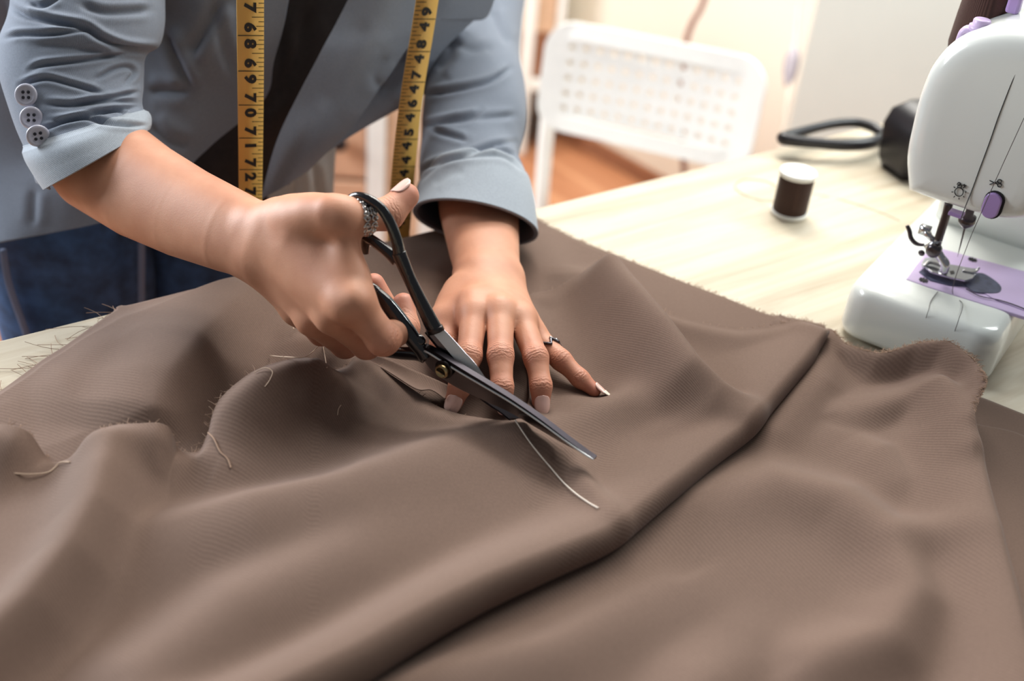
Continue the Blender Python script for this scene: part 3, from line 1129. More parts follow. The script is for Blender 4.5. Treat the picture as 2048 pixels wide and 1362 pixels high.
# ---- her left hand, flat on the fabric (right in the picture); joints as (px, py, distance)
LH = {'index': [(948, 628, .785), (938, 712, .757), (920, 772, .746), (908, 803, .748)],
      'middle': [(1000, 622, .785), (1001, 712, .757), (1004, 775, .746), (1006, 806, .748)],
      'ring': [(1042, 640, .79), (1072, 715, .762), (1082, 772, .753), (1082, 806, .753)],
      'pinky': [(1066, 668, .80), (1122, 720, .782), (1160, 757, .777), (1189, 781, .774)],
      'thumb': [(925, 592, .825), (893, 642, .800), (888, 690, .785), (900, 728, .775)]}
LR = {'index': (9.6, 8.3, 7.2, 6.3), 'middle': (9.8, 8.5, 7.2, 6.2), 'ring': (9.4, 8.0, 6.9, 6.1), 'pinky': (8.6, 6.9, 6.0, 4.6), 'thumb': (14, 11, 9.5, 8)}
LARM = [(950, 40, 1.115), (950, 180, 1.035), (950, 300, .975), (958, 420, .925), (968, 500, .875), (976, 552, .842)]
# ---- her right hand, in the scissors (left in the picture)
RH = {'index': [(708, 606, .692), (766, 678, .703), (812, 655, .734), (807, 608, .740)],
      'middle': [(666, 630, .708), (733, 688, .737), (784, 640, .756), (748, 568, .752)],
      'ring': [(626, 636, .727), (690, 688, .757), (740, 640, .774), (705, 585, .767)],
      'pinky': [(594, 618, .745), (642, 666, .770), (690, 640, .786), (665, 595, .780)],
      'thumb': [(590, 442, .716), (690, 436, .696), (776, 428, .713), (812, 392, .720)]}
RR = {'index': (11.4, 10.2, 8.4, 7.4), 'middle': (11.2, 9.6, 8.6, 7.2), 'ring': (10.8, 9.2, 8.0, 7.0), 'pinky': (10, 8.2, 7.2, 6.2), 'thumb': (12.5, 11.0, 9.8, 8.4)}
RARM = [(100, 120, .845), (135, 235, .84), (200, 322, .819), (285, 380, .793), (370, 424, .772), (460, 462, .75), (530, 490, .735)]


def P3(q):
    return pd(*q)


def chain(J, R):
    return [(P3(a), P3(b), r1 * mm, r2 * mm) for a, b, r1, r2 in zip(J, J[1:], R, R[1:])]


def pair(q, dx, dy):
    return P3((q[0] - dx, q[1] - dy, q[2])), P3((q[0] + dx, q[1] + dy, q[2]))


def limb(arm, rad, off):
    caps = []
    for k in range(len(arm) - 1):
        a, b = pair(arm[k], *off[k]), pair(arm[k + 1], *off[k + 1])
        for s in (0, 1):
            caps.append((a[s], b[s], rad[k] * mm, rad[k + 1] * mm))
    return caps


def build_hand(arm, rad, off, H, R, extra, wrist_pts, h=0.0013):
    caps = limb(arm, rad, off) + extra
    pts = [c[0] for c in caps] + [c[1] for c in caps] + [P3(q) for J in H.values() for q in J]
    S = Sdf(np.min(pts, 0) - 0.045, np.max(pts, 0) + 0.045, h)
    nl = 2 * (len(arm) - 1)
    for s_ in (0, 1):
        ch = caps[s_:nl:2]
        sl = S.block(ch, 0.02)
        d = None
        for c_ in ch:
            q_ = S.dist([c_], sl, 0.001)
            d = q_ if d is None else np.minimum(d, q_)
        S.P[sl] = smin(S.P[sl], d, 0.010)
    S.palm(caps[nl:], 0.010)
    for f in ('index', 'middle', 'ring', 'pinky'):
        S.palm([(P3(wrist_pts[f]), P3(H[f][0]), 15 * mm, R[f][0] * mm * 1.0)], 0.010)
    S.palm([(P3(H['thumb'][0]), P3(H['thumb'][1]), R['thumb'][0] * mm, R['thumb'][1] * mm)], 0.010)
    S.D = S.P.copy()
    for f in H:
        S.finger(chain(H[f], R[f]), 0.004, 0.006)
    V, Fa = S.mesh()
    V = relax(V, Fa, 8)
    crease = np.zeros(len(V))
    along = np.zeros(len(V))
    red = np.zeros(len(V))
    for f, J in H.items():
        Q = [P3(q) for q in J]
        for k in (1, 2):
            if f == 'thumb' and k == 1:
                continue
            ax = unit(Q[k + 1] - Q[k - 1])
            v = V - Q[k]
            dorsal = unit((CAM - Q[k]) - ax * ((CAM - Q[k]) @ ax))
            s = v @ ax
            g = np.exp(-(s / (0.0045 if k == 1 else 0.003)) ** 2) * np.clip(v @ dorsal / 0.006, 0, 1) * (np.linalg.norm(v, axis=1) < 0.014)
            m = g > crease
            along[m] = s[m]
            crease = np.maximum(crease, g)
            red = np.maximum(red, 0.55 * np.exp(-(np.linalg.norm(v, axis=1) / 0.011) ** 2))
        red = np.maximum(red, 0.7 * np.exp(-(np.linalg.norm(V - Q[3], axis=1) / 0.013) ** 2))
    return V, Fa, crease, along, red


l_w = {'index': (950, 560, .842), 'middle': (966, 560, .842), 'ring': (984, 562, .844), 'pinky': (1000, 562, .848)}
l_extra = [(P3((1024, 556, .846)), P3((1018, 566, .842)), 6 * mm, 6 * mm),
           (P3((915, 610, .815)), P3((930, 655, .795)), 10 * mm, 8 * mm),
           (P3((946, 610, .795)), P3((1040, 632, .80)), 11 * mm, 9 * mm)]
VL, FL, cL, aL, rL = build_hand(LARM, [28, 28, 27, 25, 19.5, 16.5], [(20, 0), (20, 0), (20, 0), (18, 0), (20, 1), (20, 2)], LH, LR, l_extra, l_w)
r_w = {'index': (555, 470, .728), 'middle': (545, 488, .730), 'ring': (532, 505, .736), 'pinky': (522, 520, .742)}
r_extra = [(P3((520, 452, .732)), P3((620, 436, .706)), 13 * mm, 11.5 * mm),
           (P3((600, 480, .712)), P3((700, 560, .699)), 14 * mm, 11 * mm),
           (P3((690, 470, .697)), P3((706, 580, .696)), 8 * mm, 10 * mm),
           (P3((560, 425, .724)), P3((660, 422, .695)), 9 * mm, 10 * mm),
           (P3((560, 500, .725)), P3((680, 600, .697)), 14 * mm, 12 * mm),
           (P3((590, 436, .7045)), P3((650, 432, .692)), 2.2 * mm, 2.0 * mm),
           (P3((690, 612, .688)), P3((712, 604, .684)), 8 * mm, 7 * mm)]
VR, FR, cR, aR, rR = build_hand(RARM, [28, 28, 28.5, 27, 24, 20.5, 17.5], [(8, -14), (14, -24), (14, -22), (10, -20), (8, -20), (8, -20), (8, -20)], RH, RR, r_extra, r_w)

person = thing('person', 'person in a grey blazer with rolled sleeves and jeans cutting the fabric', 'person', EDGE0 * [1, 1, 0] + ENRM * 0.15 + EDIR * 0.2)

# upper arms, chest and neck, all under the clothes: same mesh
sh_r, sh_l = pd(190, -330, .93), pd(950, -330, 1.30)
chest = (sh_r + sh_l) / 2
geo = [(VL, [tuple(f) for f in FL]), (VR, [tuple(f) for f in FR])]
for a, b, c in ((sh_r, pd(100, 120, .835), 0.04), (sh_l, pd(950, 40, 1.115), 0.04)):
    geo.append(tube_geo(crom([a, (a + b) / 2, b], 8), 0.030, 20))
geo.append(tube_geo(crom([sh_r, (sh_r + chest) / 2 + [0, 0, 0.03], chest + [0, 0, 0.05], (sh_l + chest) / 2 + [0, 0, 0.03], sh_l], 16), 0.055, 20))
geo.append(tube_geo(crom([chest, chest + [0.02, -0.04, 0.10], chest + [0.04, -0.08, 0.2]], 10), [0.075, 0.058, 0.054] + [0.054] * 7, 24))
V, Fc = join_geo(geo)
body = obj('body', V, Fc, m_skin, person)
body['label'] = 'bare forearms and hands with tan skin'
nz_ = len(V) - len(VL) - len(VR)
for nm, arr in (('crease', np.r_[cL, cR, np.zeros(nz_)]), ('along', np.r_[aL, aR, np.zeros(nz_)]), ('red', np.r_[rL, rR, np.zeros(nz_)])):
    at = body.data.attributes.new(nm, 'FLOAT', 'POINT')
    at.data.foreach_set('value', arr.astype(np.float32))


def nail(J, R, dors, ln=0.0115, wid=0.0048, shift=0.0, tip=0.0, lift=0.0006):
    a, b = P3(J[2]), P3(J[3])
    ax = unit(b - a)
    r = R[3] * mm
    dv = np.asarray(dors, float)
    dv = unit(dv - ax * (dv @ ax))
    sd = np.cross(ax, dv)
    c = b + ax * (r * 0.15 + shift)
    nu, nv = 13, 17
    G = np.zeros((nv, nu, 3))
    for i, l in enumerate(np.linspace(-1, 1, nv)):
        wl = wid * (1 - abs(l) ** (2.6 if l > 0 else 3.5)) ** 0.45 if abs(l) < 1 else 0.0002
        for j, s in enumerate(np.linspace(-1, 1, nu)):
            x = s * wl
            y = l * ln / 2
            rr = r * 1.04
            z = math.sqrt(max(rr ** 2 - x ** 2, 1e-9)) - 0.00035 * (l + 0.3) - max(0, y) ** 2 * 14
            G[i, j] = c + ax * y + sd * x + dv * (z + lift)
    o = gridmesh('fingernail', G, m_nail, body, solid=0.0006)
    if tip:
        k0 = int(nv * 0.72)
        G2 = G[k0:] + dv * 0.00025
        G2[1:] += ax * np.linspace(0, tip, nv - k0 - 1)[:, None, None]
        gridmesh('nail_tip', G2, m_nailtip, body, solid=0.0007)
    return o


tocam = CAM - P3(LH['index'][3])
nail(LH['index'], LR['index'], tocam, 0.0135, 0.0056, -0.0003)
nail(LH['ring'], LR['ring'], tocam + cright * 0.1, 0.0130, 0.0053, 0.0)
nail(LH['middle'], LR['middle'], tocam, 0.012, 0.0048, 0.0)
nail(LH['pinky'], LR['pinky'], cup * 0.75 + cright * 0.75 - fwd * 0.35, 0.011, 0.0038, 0.0025, tip=0.0035)
nail(LH['thumb'], LR['thumb'], tocam - cright * 0.4, 0.013, 0.0058)
nail(RH['thumb'], RR['thumb'], cup * 0.55 - cright * 0.75 - fwd * 0.75, 0.0145, 0.0062, -0.0005)
nail(RH['middle'], RR['middle'], -cright * 0.6 + cup * 0.2 + fwd * 0.6, 0.0125, 0.0052, 0.002, tip=0.004)
nail(RH['index'], RR['index'], fwd + cright * 0.4, 0.012, 0.0050)

# ================================================================== shears
m_enamel = plain('black_enamel', srgb(14, 13, 18), 0.18, coat=0.6, noise=0.1, bump=0.25, nscale=260)
m_blade = plain('polished_blade', srgb(104, 98, 100), 0.22, metal=1.0, noise=0.05, nscale=60)
m_spine = plain('dark_blade_spine', srgb(44, 40, 46), 0.3, metal=0.8, noise=0.1)
m_edge_glint = plain('ground_edge_glint', srgb(238, 242, 242), 0.4, metal=0.45, noise=0.01)  # near-white steel: the bright reflection is put into the colour
m_brass = plain('aged_brass', srgb(170, 150, 110), 0.28, metal=1.0, noise=0.15, nscale=90)
m_darksteel = plain('dark_steel', srgb(70, 66, 66), 0.3, metal=1.0)
m_silver = plain('silver', srgb(205, 200, 196), 0.22, metal=1.0, noise=0.12, nscale=500)
m_oxid = plain('oxidised_silver', srgb(96, 94, 100), 0.28, metal=1.0, noise=0.2, nscale=600)

SP = onz(890, 738, 0.041)
ST = onz(1190, 915, 0.022)
su = unit(ST - SP)
sn = unit(np.cross(su, [0, 0, 1]))
if sn @ (CAM - SP) < 0:
    sn = -sn
sw = unit(np.cross(sn, su))
if sw[2] < 0:
    sw = -sw


def s2(px, py, off=0.0):
    q = onplane(px, py, SP + sn * off, sn) - SP
    return (q @ su, q @ sw)


def s3(px, py, off=0.0):
    return onplane(px, py, SP + sn * off, sn)


shears = thing('tailor_shears', 'black handled steel tailor shears cutting into the brown fabric', 'scissors', SP)


def blade(name, spine, cut, off, th, bev, mat):
    """spine / cut: matching px stations from heel to tip; spine is thick, cutting edge thin, inner face flat."""
    n = 48
    a = crom([s3(*q, off) for q in spine], n)
    b = crom([s3(*q, off) for q in cut], n)
    prof = [(0.0, 0.0, th), (0.0, 0.0, 0.0), (1.0, 0.0, 0.0), (1.0, 0.0, 0.0004), (0.45, 0, th * 0.72), (0.16, 0, th)]
    G = np.zeros((n, len(prof), 3))
    for j, (f, _, z) in enumerate(prof):
        G[:, j] = a * (1 - f) + b * f + sn * z
    V = G.reshape(-1, 3)
    Fc = [tuple(q) for q in grid_faces(n, len(prof), True)]
    Fc += [tuple(range(len(prof)))[::-1], tuple((n - 1) * len(prof) + j for j in range(len(prof)))]
    o = obj(name, V, Fc, mat, shears, smooth=False)
    o.data.materials.append(m_spine)
    np_ = len(prof)
    for k, pg in enumerate(o.data.polygons):
        if k < (n - 1) * np_ and k % np_ in (0, np_ - 1):
            pg.material_index = 1
    return o, a, b


# front blade: runs from the lower handle to the long visible tip
fs = [(838, 684), (862, 690), (890, 706), (930, 731), (980, 761), (1030, 792), (1085, 830), (1140, 872), (1175, 898), (1194, 911)]
fc = [(846, 716), (862, 738), (890, 760), (925, 780), (970, 801), (1020, 824), (1075, 856), (1130, 888), (1168, 907), (1192, 917)]
fb, fa_, fb_ = blade('front_blade', fs, fc, 0.0006, 0.0042, 0, m_blade)
V, Fc = tube_geo([p + sn * 0.0043 + (q - p) * 0.17 for p, q in zip(fa_[4:], fb_[4:])], np.r_[np.full(40, 0.0007), np.linspace(0.0007, 0.0003, 4)], 8)
obj('bevel_glint', V, Fc, m_edge_glint, fb)  # bright tube painted as the highlight along the bevel
# rear blade: from the upper handle, under the front one and into the cloth
rs = [(856, 660), (880, 690), (905, 722), (930, 757), (955, 783), (985, 806), (1012, 824)]
rc = [(880, 650), (905, 676), (930, 704), (952, 728), (980, 768), (1008, 796), (1035, 820)]
_rd = unit(s3(1028, 838) - SP)


def s3p(k):                       # continue the rear blade straight on, under the cloth
    return [proj(SP + _rd * k + sw * o) [:2] for o in (-0.0035 + 0.00003 * k, 0.0035)]


for k in (0.070, 0.085, 0.100):
    a_, b_ = proj(SP + _rd * k - sw * 0.002)[:2], proj(SP + _rd * k + sw * (0.006 - 0.05 * (k - 0.07)))[:2]
    rs.append(tuple(a_))
    rc.append(tuple(b_))
rb, ra_, rc_ = blade('rear_blade', rs, rc, -0.0048, 0.0040, 0, m_blade)
gl = unit(sw + su * 0.35)
A_ = np.array([q + sn * 0.0040 + (p - q) * 0.52 for p, q in zip(ra_[1:24], rc_[1:24])])
B_ = np.array([q + sn * 0.0010 - (p - q) * 0.02 for p, q in zip(ra_[1:24], rc_[1:24])])
C_ = A_ - sn * 0.002
n_ = len(A_)
V = np.vstack([A_, B_, C_])
Fc = [(i, n_ + i, n_ + i + 1, i + 1) for i in range(n_ - 1)] + [(n_ + i, 2 * n_ + i, 2 * n_ + i + 1, n_ + i + 1) for i in range(n_ - 1)]
obj('ground_edge_glint', V, Fc, m_edge_glint, rb, smooth=False)  # pale strip along the blade, window reflection painted in its colour
# pivot screw
pv = s3(889, 738, 0.0046)
V, Fc = lathe_geo([(0.0064, -0.001), (0.0066, 0.001), (0.0060, 0.0016), (0.0058, 0.0016)], 32, pv, su, sw, sn)
scw = obj('pivot_screw', V, Fc, m_darksteel, shears)
V, Fc = lathe_geo([(0.0046, 0.0010), (0.0047, 0.0034), (0.0040, 0.0046), (0.0034, 0.0048), (0.0032, 0.0040), (0.0008, 0.0040)], 32, pv, su, sw, sn)
obj('screw_head', V, Fc, m_brass, scw)
V, Fc = box_geo((-0.0032, -0.0005, 0.0040), (0.0032, 0.0005, 0.0046), su, sw, sn, pv)
obj('screw_slot', V, Fc, m_darksteel, scw, smooth=False)


def strap(name, pts, radii, off, res, fl=0.75, par=shears):
    P = crom([s3(*q, off) for q in pts], res)
    r = crom(np.array(radii)[:, None], res)[:, 0] * mm
    V, Fc = tube_geo(P, r, 18, True, (sn, fl))
    return V, Fc


# upper handle: shank and thumb ring as one casting
g1 = strap('', [(872, 662), (862, 645), (848, 617), (832, 585), (817, 553), (805, 525), (797, 505)], [5.6, 5.7, 5.2, 4.8, 4.6, 5.0, 5.2], -0.002, 40)
g2 = strap('', [(799, 512), (793, 480), (780, 446), (763, 418), (740, 401), (716, 394), (700, 401), (691, 420), (692, 444), (702, 462), (718, 470), (738, 477), (760, 492), (780, 508), (794, 522)],
           [4.4, 3.9, 3.7, 3.6, 3.5, 3.3, 3.2, 3.2, 3.2, 3.2, 3.4, 3.6, 3.8, 4.0, 4.2], -0.002, 90, 0.8)
g3 = strap('', [(740, 470), (732, 478), (730, 492), (730, 506)], [3.4, 3.6, 3.3, 2.6], -0.002, 12)
V, Fc = join_geo([g1, g2, g3])
up_h = obj('upper_handle', V, Fc, m_enamel, shears)
V, Fc = tube_geo(crom([s3(872, 664, -0.002), s3(868, 655, -0.002)], 4), 0.0063, 20, True, (sn, 0.75))
obj('collar', V, Fc, m_darksteel, up_h)
# lower handle: shank and big finger bow, mostly inside the hand
g1 = strap('', [(850, 716), (842, 700), (830, 684), (812, 660), (792, 634), (770, 606), (752, 588)], [4.6, 5.2, 5.8, 6.4, 6.6, 6.0, 5.0], 0.003, 40, 0.8)
g2 = strap('', [(775, 612), (748, 582), (722, 570), (700, 580), (682, 605), (668, 640), (668, 668), (690, 684), (724, 690), (762, 700), (800, 706), (832, 708), (848, 714)],
           [5.2, 4.6, 4.2, 4.0, 4.0, 4.0, 4.0, 4.0, 4.0, 4.2, 4.4, 4.6, 4.4], 0.002, 90, 0.8)
V, Fc = join_geo([g1, g2])
lo_h = obj('lower_handle', V, Fc, m_enamel, shears)
V, Fc = tube_geo(crom([s3(846, 690, 0.002), s3(838, 681, 0.002), s3(832, 676, 0.002)], 6), [0.0035, 0.0042, 0.0045, 0.0045, 0.004, 0.003], 14, True, (sn, 0.9))
obj('collar', V, Fc, m_enamel, lo_h)


# ------------------------------------------------------------------ rings
def ring_frame(J, k, t):
    a, b = P3(J[k]), P3(J[k + 1])
    ax = unit(b - a)
    c = a + (b - a) * t
    x = unit((CAM - c) - ax * ((CAM - c) @ ax))
    return c, ax, x, np.cross(ax, x)


c, ax, x, y = ring_frame(RH['thumb'], 1, 0.38)
tr = thing('thumb_ring', 'open silver ring of twisted strands on the thumb in the shears', 'ring', c)
R0 = 0.0116
for off, tw, rr0 in ((-0.0030, 0, 0.0011), (-0.0011, 1, 0.0009), (0.0010, 0, 0.0009), (0.0030, 1, 0.0012)):
    pts = []
    for th in np.linspace(0.30, 2 * math.pi - 0.06, 120):
        wv = 0.0005 * math.sin(th * 26 + tw * math.pi)
        e = 0.0022 * math.exp(-((th - 0.30) / 0.20) ** 2) + 0.0022 * math.exp(-((2 * math.pi - 0.06 - th) / 0.20) ** 2)
        a_ = th + 0.2
        pts.append(c + (x * math.cos(a_) + y * math.sin(a_)) * (R0 + 0.3 * wv) + ax * (off + wv + math.copysign(1, off) * e * 0.4))
    rad = rr0 * (1 + 0.35 * np.sin(np.linspace(0, 120, 120)))
    tube('strand', pts, rad, m_silver, tr, seg=8)
for a_, sg in ((0.50, 1), (2 * math.pi - 0.06 + 0.2, -1)):
    for off in (-0.0022, 0.0028):
        cc = c + (x * math.cos(a_) + y * math.sin(a_)) * (R0 + 0.0005) + ax * off
        tn = -x * math.sin(a_) + y * math.cos(a_)
        pts = [cc + ax * 0.0016 * math.cos(q) + tn * 0.0016 * math.sin(q) for q in np.linspace(0, 2 * math.pi, 17)]
        tube('curl', pts, 0.0007, m_silver, tr, seg=6)

c, ax, x, y = ring_frame(LH['pinky'], 0, 0.60)
pr = thing('crown_ring', 'dark silver crown shaped ring on the little finger resting on fabric', 'ring', c)
R0 = 0.0082
th = np.linspace(0, 2 * math.pi, 97)
pts = []
for t in th:
    z = 0.0052 * (abs(((t / (2 * math.pi) * 7) % 1) * 2 - 1) - 0.5) * (1 if True else 0)
    pts.append(c + (x * math.cos(t) + y * math.sin(t)) * R0 - ax * z)
tube('zigzag_band', pts, 0.0010, m_oxid, pr, seg=8)
for k in range(7):
    t = 2 * math.pi * k / 7
    q = c + (x * math.cos(t) + y * math.sin(t)) * (R0 + 0.0002) - ax * 0.0028
    V, Fc = lathe_geo([(0.0002, -0.0011), (0.0009, -0.0007), (0.0011, 0), (0.0009, 0.0007), (0.0002, 0.0011)], 10, q, x, y, ax)
    obj('bead', V, Fc, m_silver, pr)

# ================================================================== clothes
m_jacket = woven('grey_blue_chambray', srgb(132, 141, 156), period=0.0011, ang=0.2, amp=0.14, cross=True, sheen=0.1, bump=0.2, big=0.10, kind='UV')
m_lining = plain('dark_lining', srgb(52, 44, 42), 0.8)
m_top = plain('black_knit', srgb(38, 31, 30), 0.85, noise=0.1, nscale=200, bump=0.1)
m_jeans = plain('dark_denim', srgb(50, 78, 118), 0.85, noise=0.22, nscale=60, bump=0.3)
m_seam = plain('denim_seam', srgb(112, 122, 150), 0.85)
m_shirt = woven('pale_grey_cotton', srgb(196, 204, 206), period=0.0012, ang=0.3, amp=0.06, cross=True, bump=0.15, kind='UV')
m_button = plain('grey_button', srgb(176, 176, 190), 0.3, coat=0.3, noise=0.04)
m_thread_dark = plain('dark_thread', srgb(26, 26, 38), 0.7)
m_thread_blue = plain('blue_thread', srgb(190, 200, 220), 0.7)


def vnorm(V, Fa):
    N = np.zeros_like(V)
    Fa = np.asarray(Fa)
    n = np.cross(V[Fa[:, 2]] - V[Fa[:, 0]], V[Fa[:, 3]] - V[Fa[:, 1]])
    for k in range(4):
        for i in range(3):
            N[:, i] += np.bincount(Fa[:, k], n[:, i], len(V))
    return N / (np.linalg.norm(N, axis=1)[:, None] + 1e-12)


def sculpt(G, wrapb, creases, sign=1):
    """Push the camera-facing cloth in and out along creases traced on the garment: (polyline px, width px, depth mm)."""
    a, b, _ = G.shape
    Fa = grid_faces(a, b, wrapb)
    V = G.reshape(-1, 3)
    N = vnorm(V, Fa)
    tc = CAM - V
    f = np.einsum('ij,ij->i', N, tc / np.linalg.norm(tc, axis=1)[:, None])
    if np.mean(f[f.size // 4: -f.size // 4]) < 0 and not wrapb:
        N, f = -N, -f
    if wrapb:
        c = G.mean(1, keepdims=True)
        o = np.einsum('ij,ij->i', (G - c).reshape(-1, 3), N)
        if np.mean(o) < 0:
            N, f = -N, -f
    px = proj(V)[:, :2]
    w = np.clip(f * 2.0 + 0.15, 0, 1)
    dsp = np.zeros(len(V))
    for poly, wd, amp in creases:
        pl = crom(np.array(poly, float), 24)
        d, side, par = seg_dist(px, pl)
        taper = np.clip(np.minimum(par, 1 - par) * 6 + 0.15, 0, 1)
        val = -np.exp(-(d / wd) ** 2) + 0.55 * np.exp(-((d - 2.0 * wd) / (1.3 * wd)) ** 2) * (side < 0) + 0.30 * np.exp(-((d - 2.2 * wd) / (1.4 * wd)) ** 2) * (side > 0)
        dsp += amp * mm * val * taper
    V = V + N * (dsp * w)[:, None]
    return V.reshape(a, b, 3)


def rings(st, n, seg):
    """st: list of (centre, A, B) vectors -> loft grid"""
    C_ = crom([s[0] for s in st], n)
    A_ = crom([s[1] for s in st], n)
    B_ = crom([s[2] for s in st], n)
    th = np.linspace(0, 2 * np.pi, seg, endpoint=False)
    return C_[:, None] + A_[:, None] * np.cos(th)[None, :, None] + B_[:, None] * np.sin(th)[None, :, None]


def ring_px(l, r, d, thick, tilt=0.0):
    """ring whose left and right silhouettes are px points l and r at distance d, thickness in m towards the camera"""
    a, b = pd(*l, d), pd(*r, d)
    c = (a + b) / 2
    A = (b - a) / 2
    t = unit(CAM - c)
    t = unit(t - unit(A) * (t @ unit(A)))
    v = unit(np.cross(A, t))
    return c, A, (t * math.cos(tilt) + v * math.sin(tilt)) * thick


def gwrap(name, G, mat, parent, **k):
    return gridmesh(name, np.concatenate([G, G[:, :1]], 1), mat, parent, uv=True, **k)


jacket = None
# ---- her right sleeve (left in the picture)
st = [ring_px((38, -330), (330, -320), .88, .055), ring_px((36, -120), (326, -110), .855, .054), ring_px((34, -20), (324, -8), .845, .053), ring_px((28, 30), (323, 50), .84, .053),
      ring_px((12, 72), (312, 92), .836, .052), ring_px((6, 100), (286, 112), .833, .049), ring_px((9, 150), (282, 150), .83, .048), ring_px((24, 205), (282, 178), .827, .047),
      ring_px((40, 255), (280, 205), .824, .046), ring_px((56, 292), (284, 222), .822, .049), ring_px((66, 318), (292, 236), .82, .053), ring_px((84, 350), (294, 252), .818, .053), ring_px((98, 373), (292, 263), .816, .052)]
G = rings(st, 300, 260)
cr = [([(22, 12), (55, 32), (120, 46), (170, 56), (205, 78), (255, 96), (318, 100)], 6, 4.2),
      ([(10, 76), (40, 69), (100, 69), (175, 60)], 4.5, 2.6),
      ([(60, 140), (80, 131), (120, 126), (180, 119), (250, 106)], 4.5, 2.6),
      ([(40, 170), (90, 157), (140, 168), (205, 187)], 4.5, 2.4),
      ([(190, 160), (225, 140), (255, 134), (268, 146), (250, 168)], 4.5, 2.0),
      ([(150, 208), (200, 200), (275, 184)], 4, 2.6),
      ([(85, 206), (140, 210), (215, 203), (276, 206)], 5, 2.2),
      ([(96, 243), (150, 238), (200, 226), (276, 214)], 4.5, 3.0),
      ([(78, 262), (110, 250), (165, 237), (215, 247), (285, 254)], 4.0, 2.8),
      ([(205, 226), (225, 222), (248, 224), (238, 230)], 3, 2.2),
      ([(160, 8), (210, 24), (300, 20)], 7, 2.6),
      ([(60, 5), (85, 12), (120, -8)], 5, 2.4),
      ([(70, 90), (140, 92), (230, 108)], 8, 1.2)]
G = sculpt(G, True, cr)
RSL = G
jacket = gwrap('jacket', G, m_jacket, person, solid=-0.0012)
jacket['label'] = 'grey blue blazer with pushed up sleeves'
m_cuff = woven('pale_turned_cuff', srgb(168, 177, 188), period=0.0011, ang=0.2, amp=0.10, cross=True, sheen=0.1, bump=0.2, big=0.08, kind='UV')


def cuff(G, k0, out):
    C_ = G[k0:]
    c = C_.mean(1, keepdims=True)
    d = C_ - c
    d = d / np.linalg.norm(d, axis=2, keepdims=True)
    f = np.linspace(0, 1, len(C_))[:, None, None]
    o = gwrap('cuff', C_ + d * (out * np.clip(f * 8, 0.2, 1)), m_cuff, jacket, solid=-0.0016)
    o['label'] = 'paler turned back cuff'



def jpart(name, G, wrapb=False, mat=None, solid=-0.0012, label=None, **k):
    o = gwrap(name, G, mat or m_jacket, jacket, solid=solid, **k) if wrapb else gridmesh(name, G, mat or m_jacket, jacket, uv=True, solid=solid, **k)
    if label:
        o['label'] = label
    return o


cuff(RSL, 222, 0.0024)
# loose cuff tail under the sleeve opening
jpart('cuff_tail', np.array([[pd(62, 322, .818), pd(78, 350, .815), pd(98, 371, .812)], [pd(68, 345, .82), pd(84, 362, .818), pd(101, 376, .815)], [pd(74, 364, .823), pd(90, 372, .821), pd(102, 378, .819)]]))

# ---- her left sleeve (right in the picture)
def ring_ax(c, axd, ra, rb, lat=None):
    axd = unit(axd)
    A = cright - axd * (cright @ axd)
    A = unit(A)
    B = np.cross(axd, A)
    return c, A * ra, B * rb


cs = [pd(960, -200, 1.24), pd(956, -60, 1.17), pd(948, 40, 1.115), pd(944, 120, 1.07), pd(950, 185, 1.035), pd(948, 240, 1.005), pd(942, 285, .985), pd(938, 325, .965), pd(946, 365, .945), pd(950, 405, .925), pd(951, 446, .905)]
ra = [58, 52, 47, 45, 46, 46, 43, 42, 44.5, 46, 48]
rb = [58, 52, 47, 45, 45, 44, 42, 41, 42, 42, 42]
st = []
for i, c in enumerate(cs):
    axd = cs[min(i + 1, len(cs) - 1)] - cs[max(i - 1, 0)]
    if i >= len(cs) - 3:
        axd = unit(axd) - np.array([0, 0, 1]) * 0.22 * (i - len(cs) + 4)
    cc, A, B = ring_ax(c, axd, ra[i] * mm, rb[i] * mm)
    if i == len(cs) - 1:
        A = A + (pd(1024, 466, .905) - pd(1024, 446, .905))
    st.append((cc, A, B))
G = rings(st, 280, 240)
cr = [([(850, 190), (900, 181), (945, 172), (985, 160), (1022, 136)], 5, 3.4),
      ([(845, 252), (905, 240), (945, 232), (962, 222)], 5, 3.2),
      ([(900, 248), (950, 238), (1030, 231)], 6, 2.0),
      ([(860, 258), (890, 268), (935, 280)], 5, 2.2),
      ([(838, 345), (880, 326), (940, 309), (985, 292), (1030, 284)], 5, 3.6),
      ([(846, 362), (890, 328), (950, 316), (1005, 315), (1045, 345)], 4.5, 3.0),
      ([(985, 298), (1010, 304), (1028, 312)], 4, 2.6),
      ([(930, 345), (900, 352), (870, 372)], 8, 0.8),
      ([(880, 60), (900, 100), (870, 140)], 12, 3.0),
      ([(985, 20), (1000, 60), (1020, 90)], 9, 2.0),
      ([(905, 85), (940, 100), (990, 95)], 8, 1.6)]
G = sculpt(G, True, cr)
jpart('sleeve', G, True)
cuff(G, 226, 0.0022)


# ---- body panels
def patch(rows, n=90, m=80, f=None):
    f = f or pe
    R = [crom(np.array(r, float), m) for r in rows]
    A = np.array(R)
    out = np.stack([crom(A[:, j], n) for j in range(m)], 1)
    return np.array([[f(*q) for q in row] for row in out])


